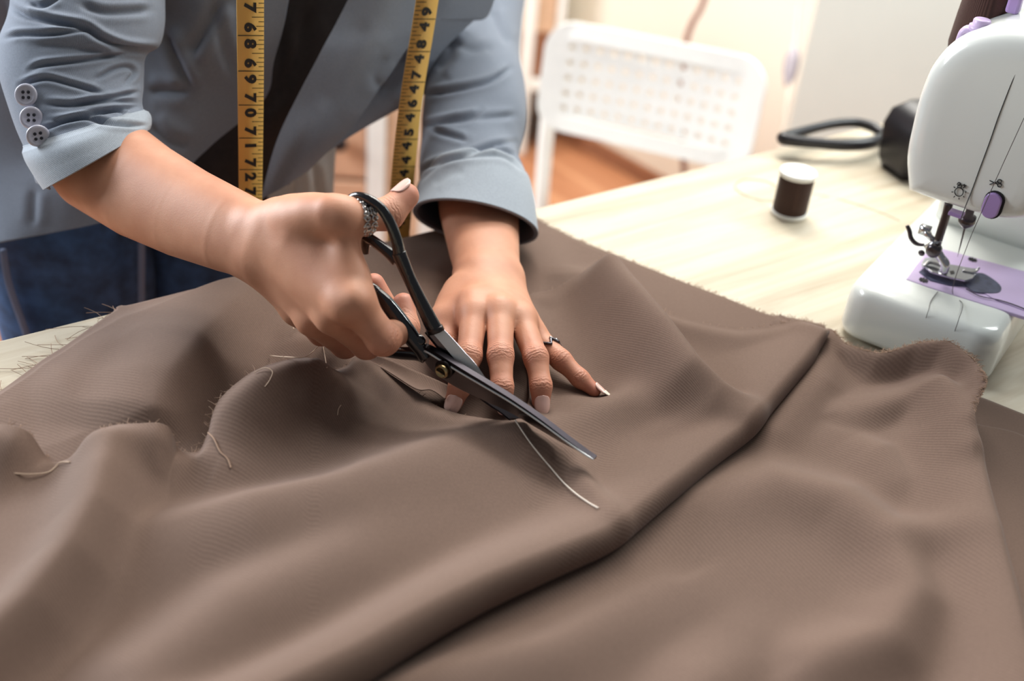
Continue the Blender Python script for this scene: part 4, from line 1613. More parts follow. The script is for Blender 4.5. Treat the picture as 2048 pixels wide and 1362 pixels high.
J1 = patch([[(-300, -320, .34), (-20, -320, .27), (240, -320, .22), (420, -320, .17), (620, -320, .14)],
            [(-280, 0, .33), (-20, 0, .25), (250, 0, .20), (420, 0, .145), (577, 0, .125)],
            [(-270, 120, .32), (-20, 120, .24), (240, 120, .19), (400, 120, .14), (548, 120, .122)],
            [(-260, 200, .31), (-20, 200, .23), (220, 200, .18), (380, 200, .14), (528, 198, .125)],
            [(-240, 300, .30), (-20, 300, .22), (180, 300, .17), (320, 290, .14), (425, 288, .13)],
            [(-220, 360, .29), (-20, 370, .21), (150, 355, .16), (280, 345, .14), (362, 350, .13)],
            [(-200, 530, .28), (-30, 492, .19), (105, 466, .155), (200, 446, .14), (300, 420, .13)]], 120, 110)
J1 = sculpt(J1, False, [([(330, 60), (350, 110), (380, 175)], 9, 4.5), ([(440, 0), (410, 60), (376, 112)], 12, 5.0), ([(300, 180), (345, 182), (378, 180)], 10, 3.5), ([(430, 10), (445, 80), (470, 150)], 10, 2.0),
                        ([(10, 0), (14, 60), (20, 90)], 6, 3.0), ([(70, 380), (68, 420), (66, 450)], 9, 1.6), ([(300, 250), (340, 280), (380, 290)], 12, 2.5)])
jpart('right_front', J1)
J2 = patch([[(850, -330, .12), (920, -330, .11), (1000, -330, .115)],
            [(697, 0, .10), (780, 0, .082), (872, 0, .09)],
            [(640, 110, .09), (725, 105, .072), (822, 78, .082)],
            [(590, 205, .085), (665, 203, .068), (752, 180, .076)],
            [(552, 290, .08), (606, 290, .066), (696, 255, .074)],
            [(521, 400, .08), (560, 374, .074), (614, 338, .079)]], 110, 60)
J2 = sculpt(J2, False, [([(735, 40), (690, 130), (640, 220)], 22, 1.2), ([(770, 110), (745, 150), (760, 175)], 10, 1.0)])
jpart('lapel', J2, solid=-0.0022)
J2b = patch([[(800, -330, .14), (920, -330, .14), (1040, -330, .16)],
             [(750, 0, .125), (850, 0, .12), (950, 0, .13)],
             [(730, 100, .115), (820, 95, .11), (900, 90, .125)],
             [(660, 215, .105), (770, 175, .105), (868, 160, .12)],
             [(575, 370, .095), (690, 278, .10), (842, 192, .118)]], 90, 60)
J2b = sculpt(J2b, False, [([(830, 90), (790, 150), (760, 190)], 12, 2.0)])
jpart('left_front', J2b)
J2c = patch([[(870, -330, .11), (970, -330, .11), (1060, -330, .12)],
             [(820, 0, .098), (900, 0, .098), (985, 0, .11)],
             [(815, 40, .096), (880, 40, .096), (948, 36, .105)],
             [(812, 85, .094), (850, 82, .094), (902, 80, .10)],
             [(810, 130, .094), (838, 126, .094), (866, 120, .097)]], 70, 40)
jpart('collar_flap', J2c, solid=-0.0022)
# pale tail of the garment seen past the lapel tip
J3 = patch([[(520, 300, .17), (600, 280, .16), (672, 270, .17)], [(515, 350, .17), (595, 345, .155), (668, 330, .17)], [(510, 440, .17), (590, 440, .16), (662, 440, .17)]], 50, 60)
J3 = sculpt(J3, False, [([(585, 330), (592, 370), (588, 420)], 9, 3.0), ([(625, 320), (630, 360), (640, 420)], 8, 2.0)])
jpart('shirt_tail', J3, mat=m_shirt, label='pale grey shirt tail')

# ---- black top under the blazer
TP = patch([[(180, -330, .27), (420, -330, .20), (640, -330, .185), (880, -330, .23)],
            [(200, 0, .25), (420, 0, .185), (620, 0, .165), (820, 0, .20)],
            [(210, 200, .23), (420, 200, .175), (570, 200, .155), (700, 200, .17)],
            [(230, 330, .21), (400, 340, .17), (500, 340, .16), (590, 320, .17)],
            [(230, 470, .20), (380, 470, .165), (470, 470, .16), (540, 470, .17)]], 80, 90)
TP = sculpt(TP, False, [([(620, 20), (590, 120), (550, 220)], 14, 2.5), ([(560, 60), (555, 150), (520, 240)], 12, 2.0)])
t_ = gridmesh('black_top', TP, m_top, person, solid=-0.0015)
t_['label'] = 'black top under the open blazer'
# ---- jeans, two legs down to the floor
hipL, hipR = pe(148, 560, .265), pe(425, 500, .265)
lr = []
for c, r, nm in ((hipL, .076, 'l'), (hipR, .080, 'r')):
    st = [(c * [1, 1, 0] + [0, 0, .935] + ENRM * 0.05, EDIR * (r + .004), ENRM * .080), (c * [1, 1, 0] + [0, 0, .90] + ENRM * 0.01, EDIR * (r + .004), ENRM * .080), (c * [1, 1, 0] + [0, 0, .80], EDIR * r, ENRM * .075),
          (c * [1, 1, 0] + [0, 0, .55], EDIR * (r - .008), ENRM * .065), (c * [1, 1, 0] + [0, 0, .25] + ENRM * .02, EDIR * (r - .015), ENRM * .055), (c * [1, 1, 0] + [0, 0, .002] + ENRM * .03, EDIR * (r - .010), ENRM * .055)]
    g = rings(st, 90, 90)
    th = np.linspace(0, 2 * np.pi, 90, endpoint=False)
    g += ENRM * (0.003 * np.sin(g[:, :, 2:3] * 60 + 3 * np.cos(th)[None, :, None]))
    a, b, _ = g.shape
    lr.append((g.reshape(-1, 3), [tuple(f) for f in grid_faces(a, b, True)]))
V, Fc = join_geo(lr)
jeans = obj('jeans', V, Fc, m_jeans, person)
jeans['label'] = 'dark blue denim jeans'
tube('side_seam', [pe(283, y, .186) for y in (440, 500, 560, 640)], 0.0032, m_seam, jeans, seg=8, res=20)
tube('side_seam', [pe(x, y, .20) for x, y in ((6, 500), (16, 560), (32, 610), (52, 665), (60, 700))], 0.003, m_seam, jeans, seg=8, res=20)

# ---- three sleeve buttons
for (bx, by), tl in zip(((54, 190), (64, 236), (75, 269)), (0.35, 0.2, -0.25)):
    i = int(np.argmin(np.linalg.norm(proj(RSL.reshape(-1, 3))[:, :2] - (bx, by), axis=1) + 1e4 * (proj(RSL.reshape(-1, 3))[:, 2] > 0.83)))
    c = RSL.reshape(-1, 3)[i]
    c = c + unit(CAM - c) * (0.0015 if by < 250 else 0.006)
    nrm = unit(unit(CAM - c) - cright * tl + cup * (-0.35 if by > 250 else 0.1))
    X = unit(cright - nrm * (cright @ nrm))
    Y = np.cross(nrm, X)
    r = 0.0078
    V, Fc = lathe_geo([(0.3 * r, -0.001), (0.95 * r, 0.0002), (r, 0.0012), (0.92 * r, 0.0021), (0.72 * r, 0.0022), (0.62 * r, 0.0016), (0.0005, 0.0015)], 36, c + nrm * 0.0012, X, Y, nrm)
    bt = obj('button', V, Fc, m_button, jacket)
    hg = []
    for sx in (-1, 1):
        for sy in (-1, 1):
            hg.append(lathe_geo([(0.0011, 0.0002), (0.0011, 0.0018), (0.0006, 0.0020)], 12, c + nrm * 0.0012 + X * (0.0018 * sx) + Y * (0.0018 * sy), X, Y, nrm))
    V, Fc = join_geo(hg)
    obj('button_stitch', V, Fc, m_thread_dark, jacket)
# ================================================================== measuring tape
m_tape = plain('yellow_tape', srgb(222, 178, 92), 0.5, noise=0.02)
m_ink = plain('black_ink', srgb(28, 24, 22), 0.6)
INCH = 0.0254
DT = 0.015
tape = thing('measuring_tape', 'yellow measuring tape with black numbers hanging from the neck in front of the blazer', 'tape measure', pe(500, 420, DT))


def tape_arm(lpx, rpx, y_pts, n=160):
    L = crom([pe(x, y, DT) for x, y in zip(lpx, y_pts)], n)
    R = crom([pe(x, y, DT) for x, y in zip(rpx, y_pts)], n)
    return L, R


def tape_print(L, R, anchors, labels, tick_right, down):
    """anchors: px y of the full cross lines along the tape centre; labels: numbers at those lines."""
    mid = (L + R) / 2
    yy = proj(mid)[:, 1]
    geo = []

    def at(y, f):                       # point on the tape at picture row y of the centre line, f 0..1 across
        l = np.array([np.interp(y, yy, L[:, i]) for i in range(3)])
        r = np.array([np.interp(y, yy, R[:, i]) for i in range(3)])
        return l + (r - l) * f
    nrm = unit(CAM - mid[len(mid) // 2])
    X = unit(R[80] - L[80])
    T = unit(L[100] - L[60])
    N = unit(np.cross(T, X))
    if N @ nrm < 0:
        N = -N

    def bar(y, f0, f1, w=0.0005):
        a, b = at(y, f0) + N * 0.0003, at(y, f1) + N * 0.0003
        geo.append((np.array([a - T * w / 2, b - T * w / 2, b + T * w / 2, a + T * w / 2]), [(0, 1, 2, 3)]))
    for i in range(len(anchors)):
        bar(anchors[i], 0.02, 0.98, 0.0006)
        if i + 1 < len(anchors):
            for k in range(1, 8):
                y = anchors[i] + (anchors[i + 1] - anchors[i]) * k / 8
                ln = 0.46 if k == 4 else (0.30 if k % 2 == 0 else 0.21)
                bar(y, 1 - ln, 0.99) if tick_right else bar(y, 0.01, ln)
    V, Fc = join_geo(geo)
    tag(obj('tick_marks', V, Fc, m_ink, tape, smooth=False), kind='stuff')
    for y, lab in zip(anchors, labels):
        for k, ch in enumerate(lab):
            if ch == ' ':
                continue
            cu = bpy.data.curves.new('numeral', 'FONT')
            cu.body = ch
            cu.size = 0.0138
            cu.offset = 0.00075
            cu.align_x = 'CENTER'
            cu.align_y = 'CENTER'
            cu.resolution_u = 3
            tmp = bpy.data.objects.new('numeral', cu)
            COL.objects.link(tmp)
            dg = bpy.context.evaluated_depsgraph_get()
            me = bpy.data.meshes.new_from_object(tmp.evaluated_get(dg))
            bpy.data.objects.remove(tmp)
            me.name = 'numeral'
            sgn = -1 if k == 0 else 1
            # reading direction
            rd = T if down else -T
            upv = X if down else -X
            c = at(y, 0.46 if tick_right else 0.56) + N * 0.0004 + rd * (sgn * 0.0058)
            co = np.empty(len(me.vertices) * 3)
            me.vertices.foreach_get('co', co)
            co = co.reshape(-1, 3)
            Wv = c + np.outer(co[:, 0] * 0.92, rd) + np.outer(co[:, 1] * 0.82, upv)
            me.vertices.foreach_set('co', Wv.ravel())
            o = wrap('numeral', me, m_ink, tape, smooth=False)


# tick_right: T runs down the tape; flip X when tops point to the tick edge
ys = [-420, -200, -60, 60, 180, 290, 390, 480]
La, Ra = tape_arm([471, 472, 473, 474, 475.5, 477, 478, 479], [528, 528, 528, 528, 527.5, 526, 524.5, 523], ys)
tape_print(La, Ra, [-84, -3, 71, 142, 210, 276, 339, 396, 452], ['66', '67', '68', '69', '70', '71', '72', '73', '74'], True, True)
ys2 = [-420, -200, -60, 60, 180, 290, 390, 462]
Lb, Rb = tape_arm([884, 860, 841, 823, 803, 789, 780, 776], [932, 906, 886, 868, 848, 835, 826, 820], ys2)
tape_print(Lb, Rb, [-100, -30, 38, 103, 164, 221, 278, 333, 385, 436], ['51', '50', '49', '48', '47', '46', '45', '44', '43', '42'], False, False)
# band: left strip up, around the neck, right strip down
neck = (La[0] + Ra[0] + Lb[0] + Rb[0]) / 4 + ENRM * 0.14 + np.array([0, 0, 0.10])
w0, w1 = (Ra[0] - La[0]), (Rb[0] - Lb[0])
arcc = crom([(La[0] + Ra[0]) / 2, (La[0] + Ra[0]) / 2 + [0, 0, 0.08] + ENRM * 0.05, neck, (Lb[0] + Rb[0]) / 2 + [0, 0, 0.08] + ENRM * 0.05, (Lb[0] + Rb[0]) / 2], 60)[1:-1]
wd = np.linalg.norm(w0)
aw = np.linspace(0, 1, 58)[:, None]
side = unit(w0) * (1 - aw) + (-unit(w1)) * aw + 0.6 * ENRM * np.sin(aw * np.pi)
side = side / np.linalg.norm(side, axis=1)[:, None] * wd
Lall = np.vstack([La[::-1], arcc - side / 2, Rb])
Rall = np.vstack([Ra[::-1], arcc + side / 2, Lb])
G = np.stack([Lall, Rall], 1)
gridmesh('tape_band', G, m_tape, tape, solid=0.0004)
V, Fc = box_geo((-0.0105, -0.0006, -0.010), (0.0105, 0.0006, 0.0005), unit(Rb[-1] - Lb[-1]), unit(np.cross(unit(Rb[-1] - Lb[-1]), [0, 0, 1])), (0, 0, 1), (Lb[-1] + Rb[-1]) / 2)
obj('end_tab', V, Fc, m_tape, tape, smooth=False)

# ================================================================== sewing machine
m_mach = plain('glossy_white_plastic', srgb(232, 236, 232), 0.22, coat=0.5, noise=0.008, nscale=6)
m_lilac = plain('lilac_plastic', srgb(196, 176, 214), 0.35, noise=0.02)
m_lilac2 = plain('deep_lilac_plastic', srgb(168, 140, 196), 0.3, coat=0.3, noise=0.03)
m_print = plain('black_print', srgb(20, 20, 24), 0.6)
m_seamline = plain('seam_shadow_gap', srgb(70, 72, 74), 0.8)
m_chrome = plain('chrome', srgb(200, 200, 204), 0.16, metal=1.0)
m_gun = plain('gunmetal', srgb(92, 86, 90), 0.28, metal=1.0)
m_navy = plain('dark_bobbin_case', srgb(66, 70, 92), 0.35, noise=0.15, nscale=200)
m_brownthread = woven('brown_spool_thread', srgb(74, 50, 44), period=0.0009, ang=1.5708, amp=0.25, bump=0.5, rough=0.7, big=0.02)

MA = onz(1690, 672)
_mb = onz(1962, 780)
mx_ = unit(_mb - MA)
my_ = np.array([-mx_[1], mx_[0], 0])
mz_ = np.array([0, 0, 1.0])


def MM(x, y, z):
    return MA + mx_ * x + my_ * y + mz_ * z


def mp(px, py, yo):
    return onplane(px, py, MA + my_ * yo, my_)


def mt(px, py, z):
    return onz(px, py, z)


def m2(px, py, z):
    v = onz(px, py, z) - MA
    return v @ mx_, v @ my_


mach = thing('sewing_machine', 'small white sewing machine with lilac needle plate on the table', 'sewing machine', MM(.05, .1, 0))


def stack(name, layers, mat, parent, cap=True, smooth=True):
    """layers: list of equal-length point rings"""
    n, m = len(layers), len(layers[0])
    V = np.concatenate([np.asarray(l) for l in layers])
    Fc = [tuple(f) for f in grid_faces(n, m, True)]
    if cap:
        Fc += [tuple(range(m))[::-1], tuple((n - 1) * m + j for j in range(m))]
    return obj(name, V, Fc, mat, parent, smooth=smooth)


BX0, BX1, BY0, BY1, BH = -0.009, 0.106, -0.006, 0.215, 0.046
lay = []
for ins, z in ((0.004, 0.0035), (0.001, 0.005), (0.0, 0.009), (0.0, 0.030), (0.0010, 0.038), (0.0030, 0.0425), (0.0060, 0.0452), (0.010, BH), (0.016, BH + 0.0003)):
    lay.append([MM(a, b, z) for a, b in rrect(BX0 + ins, BX1 - ins, BY0 + ins, BY1 - ins, 0.020 - ins * 0.6, 10)])
base = stack('base', lay, m_mach, mach)
for a, b in ((.015, .02), (.09, .02), (.015, .19), (.09, .19)):
    V, Fc = lathe_geo([(0.006, 0.0003), (0.007, 0.002), (0.007, 0.0042)], 16, MM(a, b, 0), mx_, my_, mz_)
    obj('rubber_foot', V, Fc, m_blackplastic, base)

# head and arm: profile in (x, z), closed and smoothed
prof = [(0.0075, .1165), (-0.0005, .140), (-0.003, .165), (-0.0035, .190), (0.0, .212), (0.011, .230), (0.031, .2425), (0.056, .2475), (0.078, .246), (0.095, .238), (0.104, .222), (0.108, .195),
        (0.107, .165), (0.102, .142), (0.092, .126), (0.078, .119), (0.060, .1165), (0.040, .1160), (0.022, .1160)]
pc = crom(prof + [prof[0]], 97)[:-1]
cen = np.array([0.054, 0.182])


def sect(y, ins, f=lambda q: q):
    q = cen + (pc - cen) * np.array([1 - ins / 0.054, 1 - ins / 0.066])
    return [MM(a, y, b) for a, b in f(q)]


lay = [sect(.0180, .020), sect(.0184, .013), sect(.0194, .0085), sect(.0212, .005), sect(.0245, .0022), sect(.029, .0007), sect(.036, 0), sect(.085, 0), sect(.088, .0005)]


def armsec(q):
    q = q.copy()
    lowz = q[:, 1] < 0.172
    q[lowz, 1] = 0.172 + (q[lowz, 1] - 0.172) * 0.06
    return q


lay += [sect(.096, .001, armsec), sect(.145, .001, armsec), sect(.150, .0008), sect(.210, .0), sect(.216, .004), sect(.217, .012)]
head = stack('head', lay, m_mach, mach)
cl = []
for z in np.linspace(BH - 0.001, 0.18, 10):
    cl.append([MM(a, b, z) for a, b in rrect(0.004, 0.104, 0.150, 0.213, 0.015, 8)])
stack('column', cl, m_mach, mach)
# seam between the covers, on the end face and over the top
pts = [mp(x, y, .0178) for x, y in ((1921, 440), (1932, 410), (1944, 380), (1960, 336), (1980, 282), (2000, 225))]
pts += [MM(0.0545, .0185, .222), MM(0.058, .0215, .236), MM(0.060, .028, .2465), MM(0.061, .045, .2477)]
tube('cover_seam', pts, 0.00035, m_seamline, head, seg=6, res=50)
# finger notch, button and printed marks
c = mp(1847, 253, .030)
V, Fc = lathe_geo([(0.0002, 0.0012), (0.0022, 0.0009), (0.0034, 0.0003), (0.0040, -0.0006)], 20, c, mx_ * 1.0, mz_ * 0.8, -my_)
obj('finger_notch', V, Fc, m_cool_wall, head)


def capsule2(c, r, h, n=10):
    out = []
    for s, a0 in ((1, 0), (-1, math.pi)):
        for k in range(n + 1):
            t = a0 + math.pi * k / n
            out.append((c[0] + r * math.cos(t), c[1] + s * h + r * math.sin(t)))
    return out


bq = mp(1984, 410, .0178) - MA
bc = (bq @ mx_, bq[2])
V, Fc = prism_geo(capsule2((bc[0] + .0006, bc[1] + .0004), 0.0068, 0.0036), -0.003, 0.0004, MA + my_ * .0178, mx_, mz_, -my_)
obj('button_recess', V, Fc, m_print, head, smooth=False)
V, Fc = prism_geo(capsule2(bc, 0.0058, 0.0036), -0.002, 0.0026, MA + my_ * .0178, mx_, mz_, -my_)
obj('push_button', V, Fc, m_lilac2, head, smooth=False, bevel=0.0009)
FACE = .0175


def mark(name, strokes, r=0.00033):
    geo = [tube_geo(crom([mp(x, y, FACE) for x, y in s], max(4, 5 * len(s))), r, 6) for s in strokes]
    V, Fc = join_geo(geo)
    return obj(name, V, Fc, m_print, head)


lx, ly = 1918, 384
circ = [(lx + 8.5 * math.cos(t), ly + 8.5 * math.sin(t)) for t in np.linspace(0, 2 * math.pi, 17)]
ray_ = [[(lx + 11.5 * math.cos(t), ly + 11.5 * math.sin(t)), (lx + 15 * math.cos(t), ly + 15 * math.sin(t))] for t in np.radians([0, 45, 90, 135, 180, 225, -45])]
mark('lamp_symbol', [circ] + ray_ + [[(lx - 3, ly - 9), (lx - 1, ly - 14), (lx + 5, ly - 13), (lx + 4, ly - 8)], [(1914, 369), (1917, 365), (1921, 367), (1919, 371), (1915, 370)], [(1925, 370), (1933, 372)], [(1928, 368), (1930, 375)]])
sx_, sy_ = 1990, 366
mark('scissors_symbol', [[(sx_ - 11, sy_ - 5), (sx_ + 6, sy_ + 3)], [(sx_ - 11, sy_ + 3), (sx_ + 6, sy_ - 3)],
                         [(sx_ + 9 + 4 * math.cos(t), sy_ + 4.5 + 3.4 * math.sin(t)) for t in np.linspace(0, 6.3, 10)], [(sx_ + 9 + 4 * math.cos(t), sy_ - 3.5 + 3.4 * math.sin(t)) for t in np.linspace(0, 6.3, 10)]])
geo = [tube_geo([mt(x, y, .2476) for x, y in s], 0.0004, 5) for s in ([(1988, 77), (1993, 74)], [(1995, 78), (2000, 75)], [(2002, 77), (2007, 75)], [(1990, 80), (2004, 79)])]

# needle plate, slide cover, screws
zp = BH + 0.0008
pl = [m2(*q, zp) for q in ((1812, 558), (1832, 530), (1856, 500), (1880, 496), (1960, 518), (2060, 545), (2110, 560), (2110, 650), (2048, 633), (1960, 606), (1860, 575))]
V, Fc = prism_geo(pl, BH - 0.002, zp, MA, mx_, my_, mz_)
plate = obj('needle_plate', V, Fc, m_lilac, mach, smooth=False, bevel=0.0006)
pl = [m2(*q, zp) for q in ((1932, 566), (1958, 540), (2110, 575), (2110, 640), (2048, 622), (1990, 600))]
V, Fc = prism_geo(pl, zp, zp + 0.0006, MA, mx_, my_, mz_)
obj('slide_cover', V, Fc, m_lilac, plate, smooth=False, bevel=0.0003)
V, Fc = prism_geo([tuple(q) for q in crom([m2(*q, zp) for q in ((1926, 568), (1940, 552), (1962, 548), (1985, 560), (2001, 575), (1998, 586), (1975, 588), (1945, 584), (1926, 568))], 40)[:-1]], zp + .0006, zp + 0.0010, MA, mx_, my_, mz_)
obj('bobbin_window', V, Fc, m_navy, plate, smooth=False)
V, Fc = prism_geo([m2(*q, zp) for q in ((1838, 545), (1850, 535), (1930, 560), (1932, 574), (1900, 572), (1860, 562))], zp, zp + 0.0008, MA, mx_, my_, mz_)
obj('feed_dog', V, Fc, m_navy, plate, smooth=False)
for q in ((1847, 561), (1945, 520)):
    c = mt(*q, zp)
    geo = []
    for k in range(4):
        t = math.pi * k / 4 + 0.3
        d = mx_ * math.cos(t) + my_ * math.sin(t)
        s_ = mx_ * -math.sin(t) + my_ * math.cos(t)
        geo.append(box_geo((-0.0034, -0.0006, 0), (0.0034, 0.0006, 0.0006 + 0.0001 * k), d, s_, mz_, c))
    V, Fc = join_geo(geo)
    obj('plate_screw', V, Fc, m_print, plate, smooth=False)
# presser bar, foot, lifter
yb = .046
pb = tube('presser_bar', [mp(1898, 405, yb), mp(1892, 430, yb), mp(1881, 465, yb), mp(1871, 497, yb)], 0.0031, m_gun, mach, seg=16, res=12)
tube('lifter', [mp(1814, 451, yb), mp(1819, 462, yb), mp(1822, 476, yb), mp(1832, 487, yb), mp(1848, 490, yb)], [0.0014, 0.0018, 0.0018, 0.0017, 0.0012], m_gun, mach, seg=10, res=24)
geo = [tube_geo([mp(1880, 478, yb), mp(1866, 489, yb - .002), mp(1852, 497, yb - .003)], 0.0026, 12), tube_geo([mp(1852, 462, yb), mp(1860, 474, yb), mp(1872, 484, yb)], [0.0034, 0.0024, 0.0020], 10),
       box_geo((-0.004, -0.0025, -0.0035), (0.004, 0.0025, 0.0035), mx_, my_, mz_, mp(1850, 460, yb))]
V, Fc = join_geo(geo)
ft = obj('foot_holder', V, Fc, m_chrome, mach)
V, Fc = lathe_geo([(0.0030, -0.004), (0.0052, -0.003), (0.0052, 0.003), (0.0030, 0.004)], 20, mp(1868, 500, yb - 0.004), mx_, mz_, -my_)
obj('clamp_screw', V, Fc, m_gun, ft)
V, Fc = lathe_geo([(0.002, -0.001), (0.0026, 0), (0.002, 0.001)], 14, mp(1843, 506, yb - 0.004), mx_, mz_, -my_)
obj('small_nut', V, Fc, m_gun, ft)
tube('ankle', [mp(1872, 500, yb), mp(1882, 515, yb), mp(1890, 528, yb), mp(1888, 544, yb)], [0.0036, 0.0032, 0.0036, 0.0030], m_chrome, mach, seg=12, res=14)
zf = BH + 0.0045
fp = [m2(*q, zf) for q in ((1842, 530), (1848, 520), (1862, 516), (1900, 532), (1945, 540), (1956, 540), (1952, 550), (1944, 560), (1930, 564), (1900, 558), (1862, 547))]
V, Fc = prism_geo(fp, zf, zf + 0.0016, MA, mx_, my_, mz_)
fo = obj('presser_foot', V, Fc, m_chrome, mach, smooth=False, bevel=0.0004)
V, Fc = prism_geo([m2(*q, zf) for q in ((1898, 546), (1906, 545), (1908, 551), (1900, 552))], zf + .0014, zf + 0.0019, MA, mx_, my_, mz_)
obj('foot_slot', V, Fc, m_print, fo, smooth=False)
tube('foot_toe', [mt(1925, 541, zf + .002), mt(1945, 545, zf + .002), mt(1954, 541, zf + .003), mt(1958, 535, zf + .005)], 0.0010, m_chrome, fo, seg=8, res=14)
tube('foot_rib', [mt(1848, 534, zf + .003), mt(1860, 524, zf + .004), mt(1884, 532, zf + .004), mt(1892, 546, zf + .003)], 0.0016, m_chrome, fo, seg=8, res=14)
# needle
V, Fc = lathe_geo([(0.0030, 0.012), (0.0030, 0.004), (0.0058, 0.0035), (0.0062, -0.001), (0.0050, -0.0035), (0.0020, -0.006), (0.0012, -0.007)], 20, mp(1934, 440, yb), mx_, my_, mz_)
nc = obj('needle_clamp', V, Fc, m_gun, mach)
tube('needle', [mp(1932, 445, yb), mp(1928, 462, yb), mp(1921, 490, yb), mp(1915, 514, yb)], [0.0009, 0.0007, 0.0005, 0.0001], m_gun, nc, seg=8, res=8)
V, Fc = box_geo((-0.006, -0.004, -0.0015), (0.004, 0.004, 0.0015), mx_, my_, mz_, mp(1916, 428, .030))
obj('thread_hook', V, Fc, m_lilac2, mach, smooth=False, bevel=0.0006)
# lilac tension guide on top and stitched-on threads
gy = .045
geo = [tube_geo(crom([mp(1913, 106, gy), mp(1921, 84, gy), mp(1929, 64, gy), mp(1940, 60, gy), mp(1958, 64, gy), mp(1974, 66, gy), mp(1986, 64, gy)], 30), 0.0034, 10, True, (my_, 1.7))]
V, Fc = join_geo(geo)
tg_ = obj('thread_guide', V, Fc, m_lilac, mach)
V, Fc = lathe_geo([(0.0055, -0.002), (0.0075, 0.0), (0.0075, 0.003), (0.0058, 0.0032), (0.0058, 0.0065), (0.0050, 0.0075), (0.0012, 0.0072)], 24, mp(1959, 60, gy), mx_, my_, mz_)
obj('guide_cap', V, Fc, m_lilac, tg_)
V, Fc = box_geo((-0.004, -0.004, -0.008), (0.005, 0.004, 0.008), mx_, my_, mz_, mp(2030, 2, .07))
obj('winder_lever', V, Fc, m_lilac2, mach, smooth=False, bevel=0.002)

sp2 = thing('spool_of_thread', 'large brown thread spool standing on top of the sewing machine', 'thread spool', mp(1955, 70, .085))
c0 = mp(1948, 92, .088)
axs = unit(mz_ + mx_ * 0.05)
V, Fc = lathe_geo([(0.0172, -0.004), (0.0182, 0.0), (0.0186, 0.02), (0.0184, 0.05), (0.0176, 0.070), (0.0160, 0.078)], 36, c0, unit(np.cross(my_, axs)), my_, axs)
obj('thread_winding', V, Fc, m_brownthread, sp2)
V, Fc = lathe_geo([(0.004, -0.008), (0.012, -0.006), (0.0125, -0.0042), (0.004, -0.0041)], 24, c0, unit(np.cross(my_, axs)), my_, axs)
obj('spool_core', V, Fc, m_white, sp2)


def mthread(pts, label, r=0.00025, mat=None):
    return tag(tube('sewing_thread', pts, r, mat or m_thread_brown, seg=6, res=10 * len(pts)), label, 'thread')


m_greythread = plain('grey_thread', srgb(92, 84, 84), 0.7)
mthread([mt(1876, 583, BH + .001), mt(1862, 602, BH + .0008), mp(1857, 620, -.0025), mp(1850, 642, -.0032), mp(1842, 670, -.0035), mp(1838, 690, -.004)], 'thin dark thread hanging down the left part of the machine base', 0.00025, m_greythread)
mthread([mp(2075, 180, .020), mp(2050, 232, .012), mp(2005, 330, .010), mp(1965, 420, .010), mp(1935, 490, .012), mt(1905, 580, BH + .004), mt(1925, 608, BH + .0012), mp(1917, 640, -.0032), mp(1908, 668, -.0036), mp(1904, 692, -.004)],
        'long thin thread running from the machine head down over the base', 0.00025, m_greythread)
mthread([mt(1932, 578, zp + .001), mt(1960, 592, zp + .001), mt(1998, 600, zp + .0012), mt(2030, 610, zp + .0012), mt(2060, 622, zp + .001)], 'short dark thread on the lilac needle plate', 0.0004, m_print)

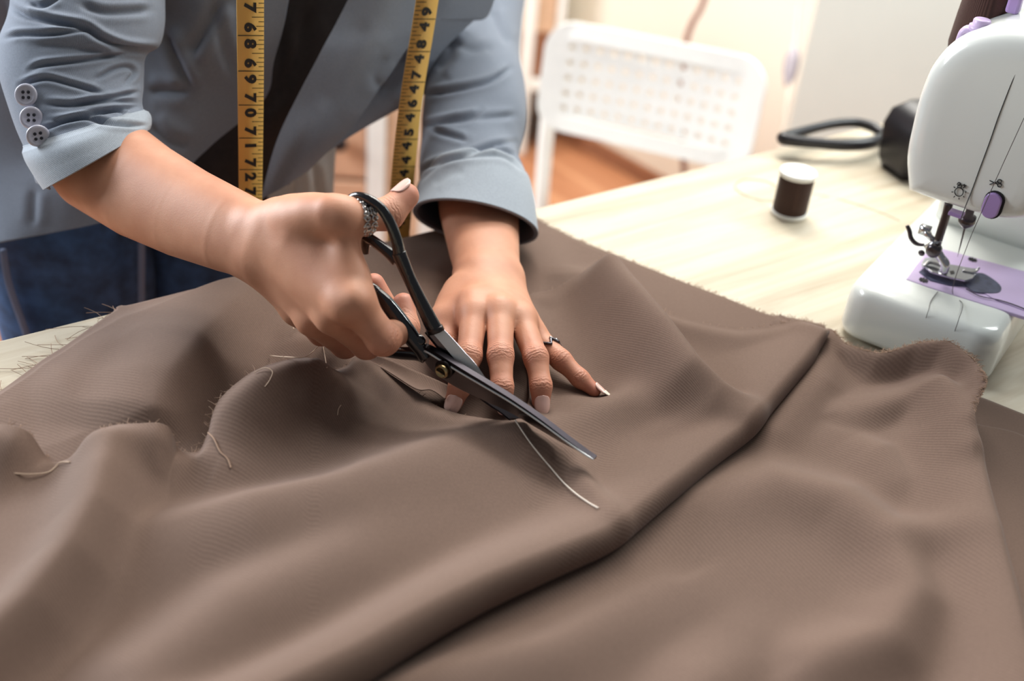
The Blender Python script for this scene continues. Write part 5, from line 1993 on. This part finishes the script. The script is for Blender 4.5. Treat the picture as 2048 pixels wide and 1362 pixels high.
# ================================================================== table things
m_spoolthread = woven('dark_brown_thread', srgb(66, 46, 40), period=0.0007, ang=1.5708, amp=0.12, bump=0.3, rough=0.7, big=0.02)
sc = onz(1577, 428)
spool = thing('thread_spool', 'small spool of dark brown thread with white ends standing on the table', 'thread spool', sc)
V, Fc = lathe_geo([(0.0150, 0.0035), (0.0156, 0.005), (0.0156, 0.037), (0.0150, 0.039)], 48, sc)
obj('thread_winding', V, Fc, m_spoolthread, spool)
for z0, z1 in ((0.0003, 0.0042), (0.0385, 0.0432)):
    V, Fc = lathe_geo([(0.0150, z0), (0.0166, z0 + 0.0006), (0.0169, z0 + 0.0016), (0.0169, z1 - 0.0012), (0.0162, z1), (0.0030, z1), (0.0028, z1 - 0.001)], 48, sc)
    obj('spool_end', V, Fc, m_white, spool)
tag(tube('loose_thread', [onz(x, y, h) for x, y, h in ((1560, 402, .012), (1520, 400, .001), (1482, 386, .0006), (1470, 370, .0006), (1490, 358, .0006), (1530, 362, .0006), (1552, 372, .0006))], 0.00035, m_thread_tan, seg=6, res=50),
    'thin looped thread end lying left of the small spool', 'thread')
tag(tube('loose_thread', [onz(x, y, h) for x, y, h in ((1618, 385, .012), (1650, 392, .0006), (1700, 404, .0006), (1760, 424, .0006), (1800, 442, .0006))], 0.0003, m_thread_tan, seg=6, res=30),
    'thin thread trailing from the small spool towards the machine', 'thread')

tool = thing('handheld_tool', 'black hand tool with a looped grip and boxy head behind the sewing machine', 'tool', onz(1800, 340))
m_satin = plain('satin_black', srgb(30, 28, 34), 0.38, noise=0.1)
hh = 0.012
lp = [(1792, 270), (1768, 274), (1740, 286), (1690, 290), (1630, 286), (1585, 281), (1566, 276), (1590, 268), (1630, 256), (1675, 247), (1715, 246), (1745, 254), (1768, 268), (1792, 272)]
P = crom([onz(a, b, hh + 0.006 * math.sin(i / 13 * math.pi)) for i, (a, b) in enumerate(lp)], 90)
rr = crom(np.array([6, 5.5, 6.5, 6, 5.5, 6, 6.5, 6, 5, 5, 5, 5.5, 5.5, 6.0])[:, None], 90)[:, 0] * mm
V, Fc = tube_geo(P, rr, 14)
obj('looped_grip', V, Fc, m_satin, tool)
tube('neck', [onz(1775, 270, hh), onz(1800, 268, hh + .006), onz(1826, 272, hh + .012)], 0.0062, m_satin, tool, seg=14, res=10)
bo = onz(1822, 372)
bx_, by_ = unit(np.array([0.9, 0.35, 0])), unit(np.array([-0.35, 0.9, 0]))
lay = []
for z, sx2, sy2, sh in ((0.0005, .020, .020, 0), (0.012, .023, .024, -.001), (0.045, .023, .026, -.004), (0.060, .020, .025, -.002), (0.070, .013, .018, .004), (0.072, .006, .01, .006)):
    lay.append([bo + bx_ * (a + sh + .016) + by_ * (b + .03) + mz_ * z for a, b in rrect(-sx2, sx2, -sy2, sy2, 0.006, 6)])
stack('tool_head', lay, m_satin, tool)
V, Fc = box_geo((-.018, -.0015, .012), (.018, 0, .04), bx_, by_, mz_, bo + bx_ * .014 + by_ * (.03 - .0255))
obj('front_panel', V, Fc, m_blackplastic, tool, smooth=False, bevel=0.001)
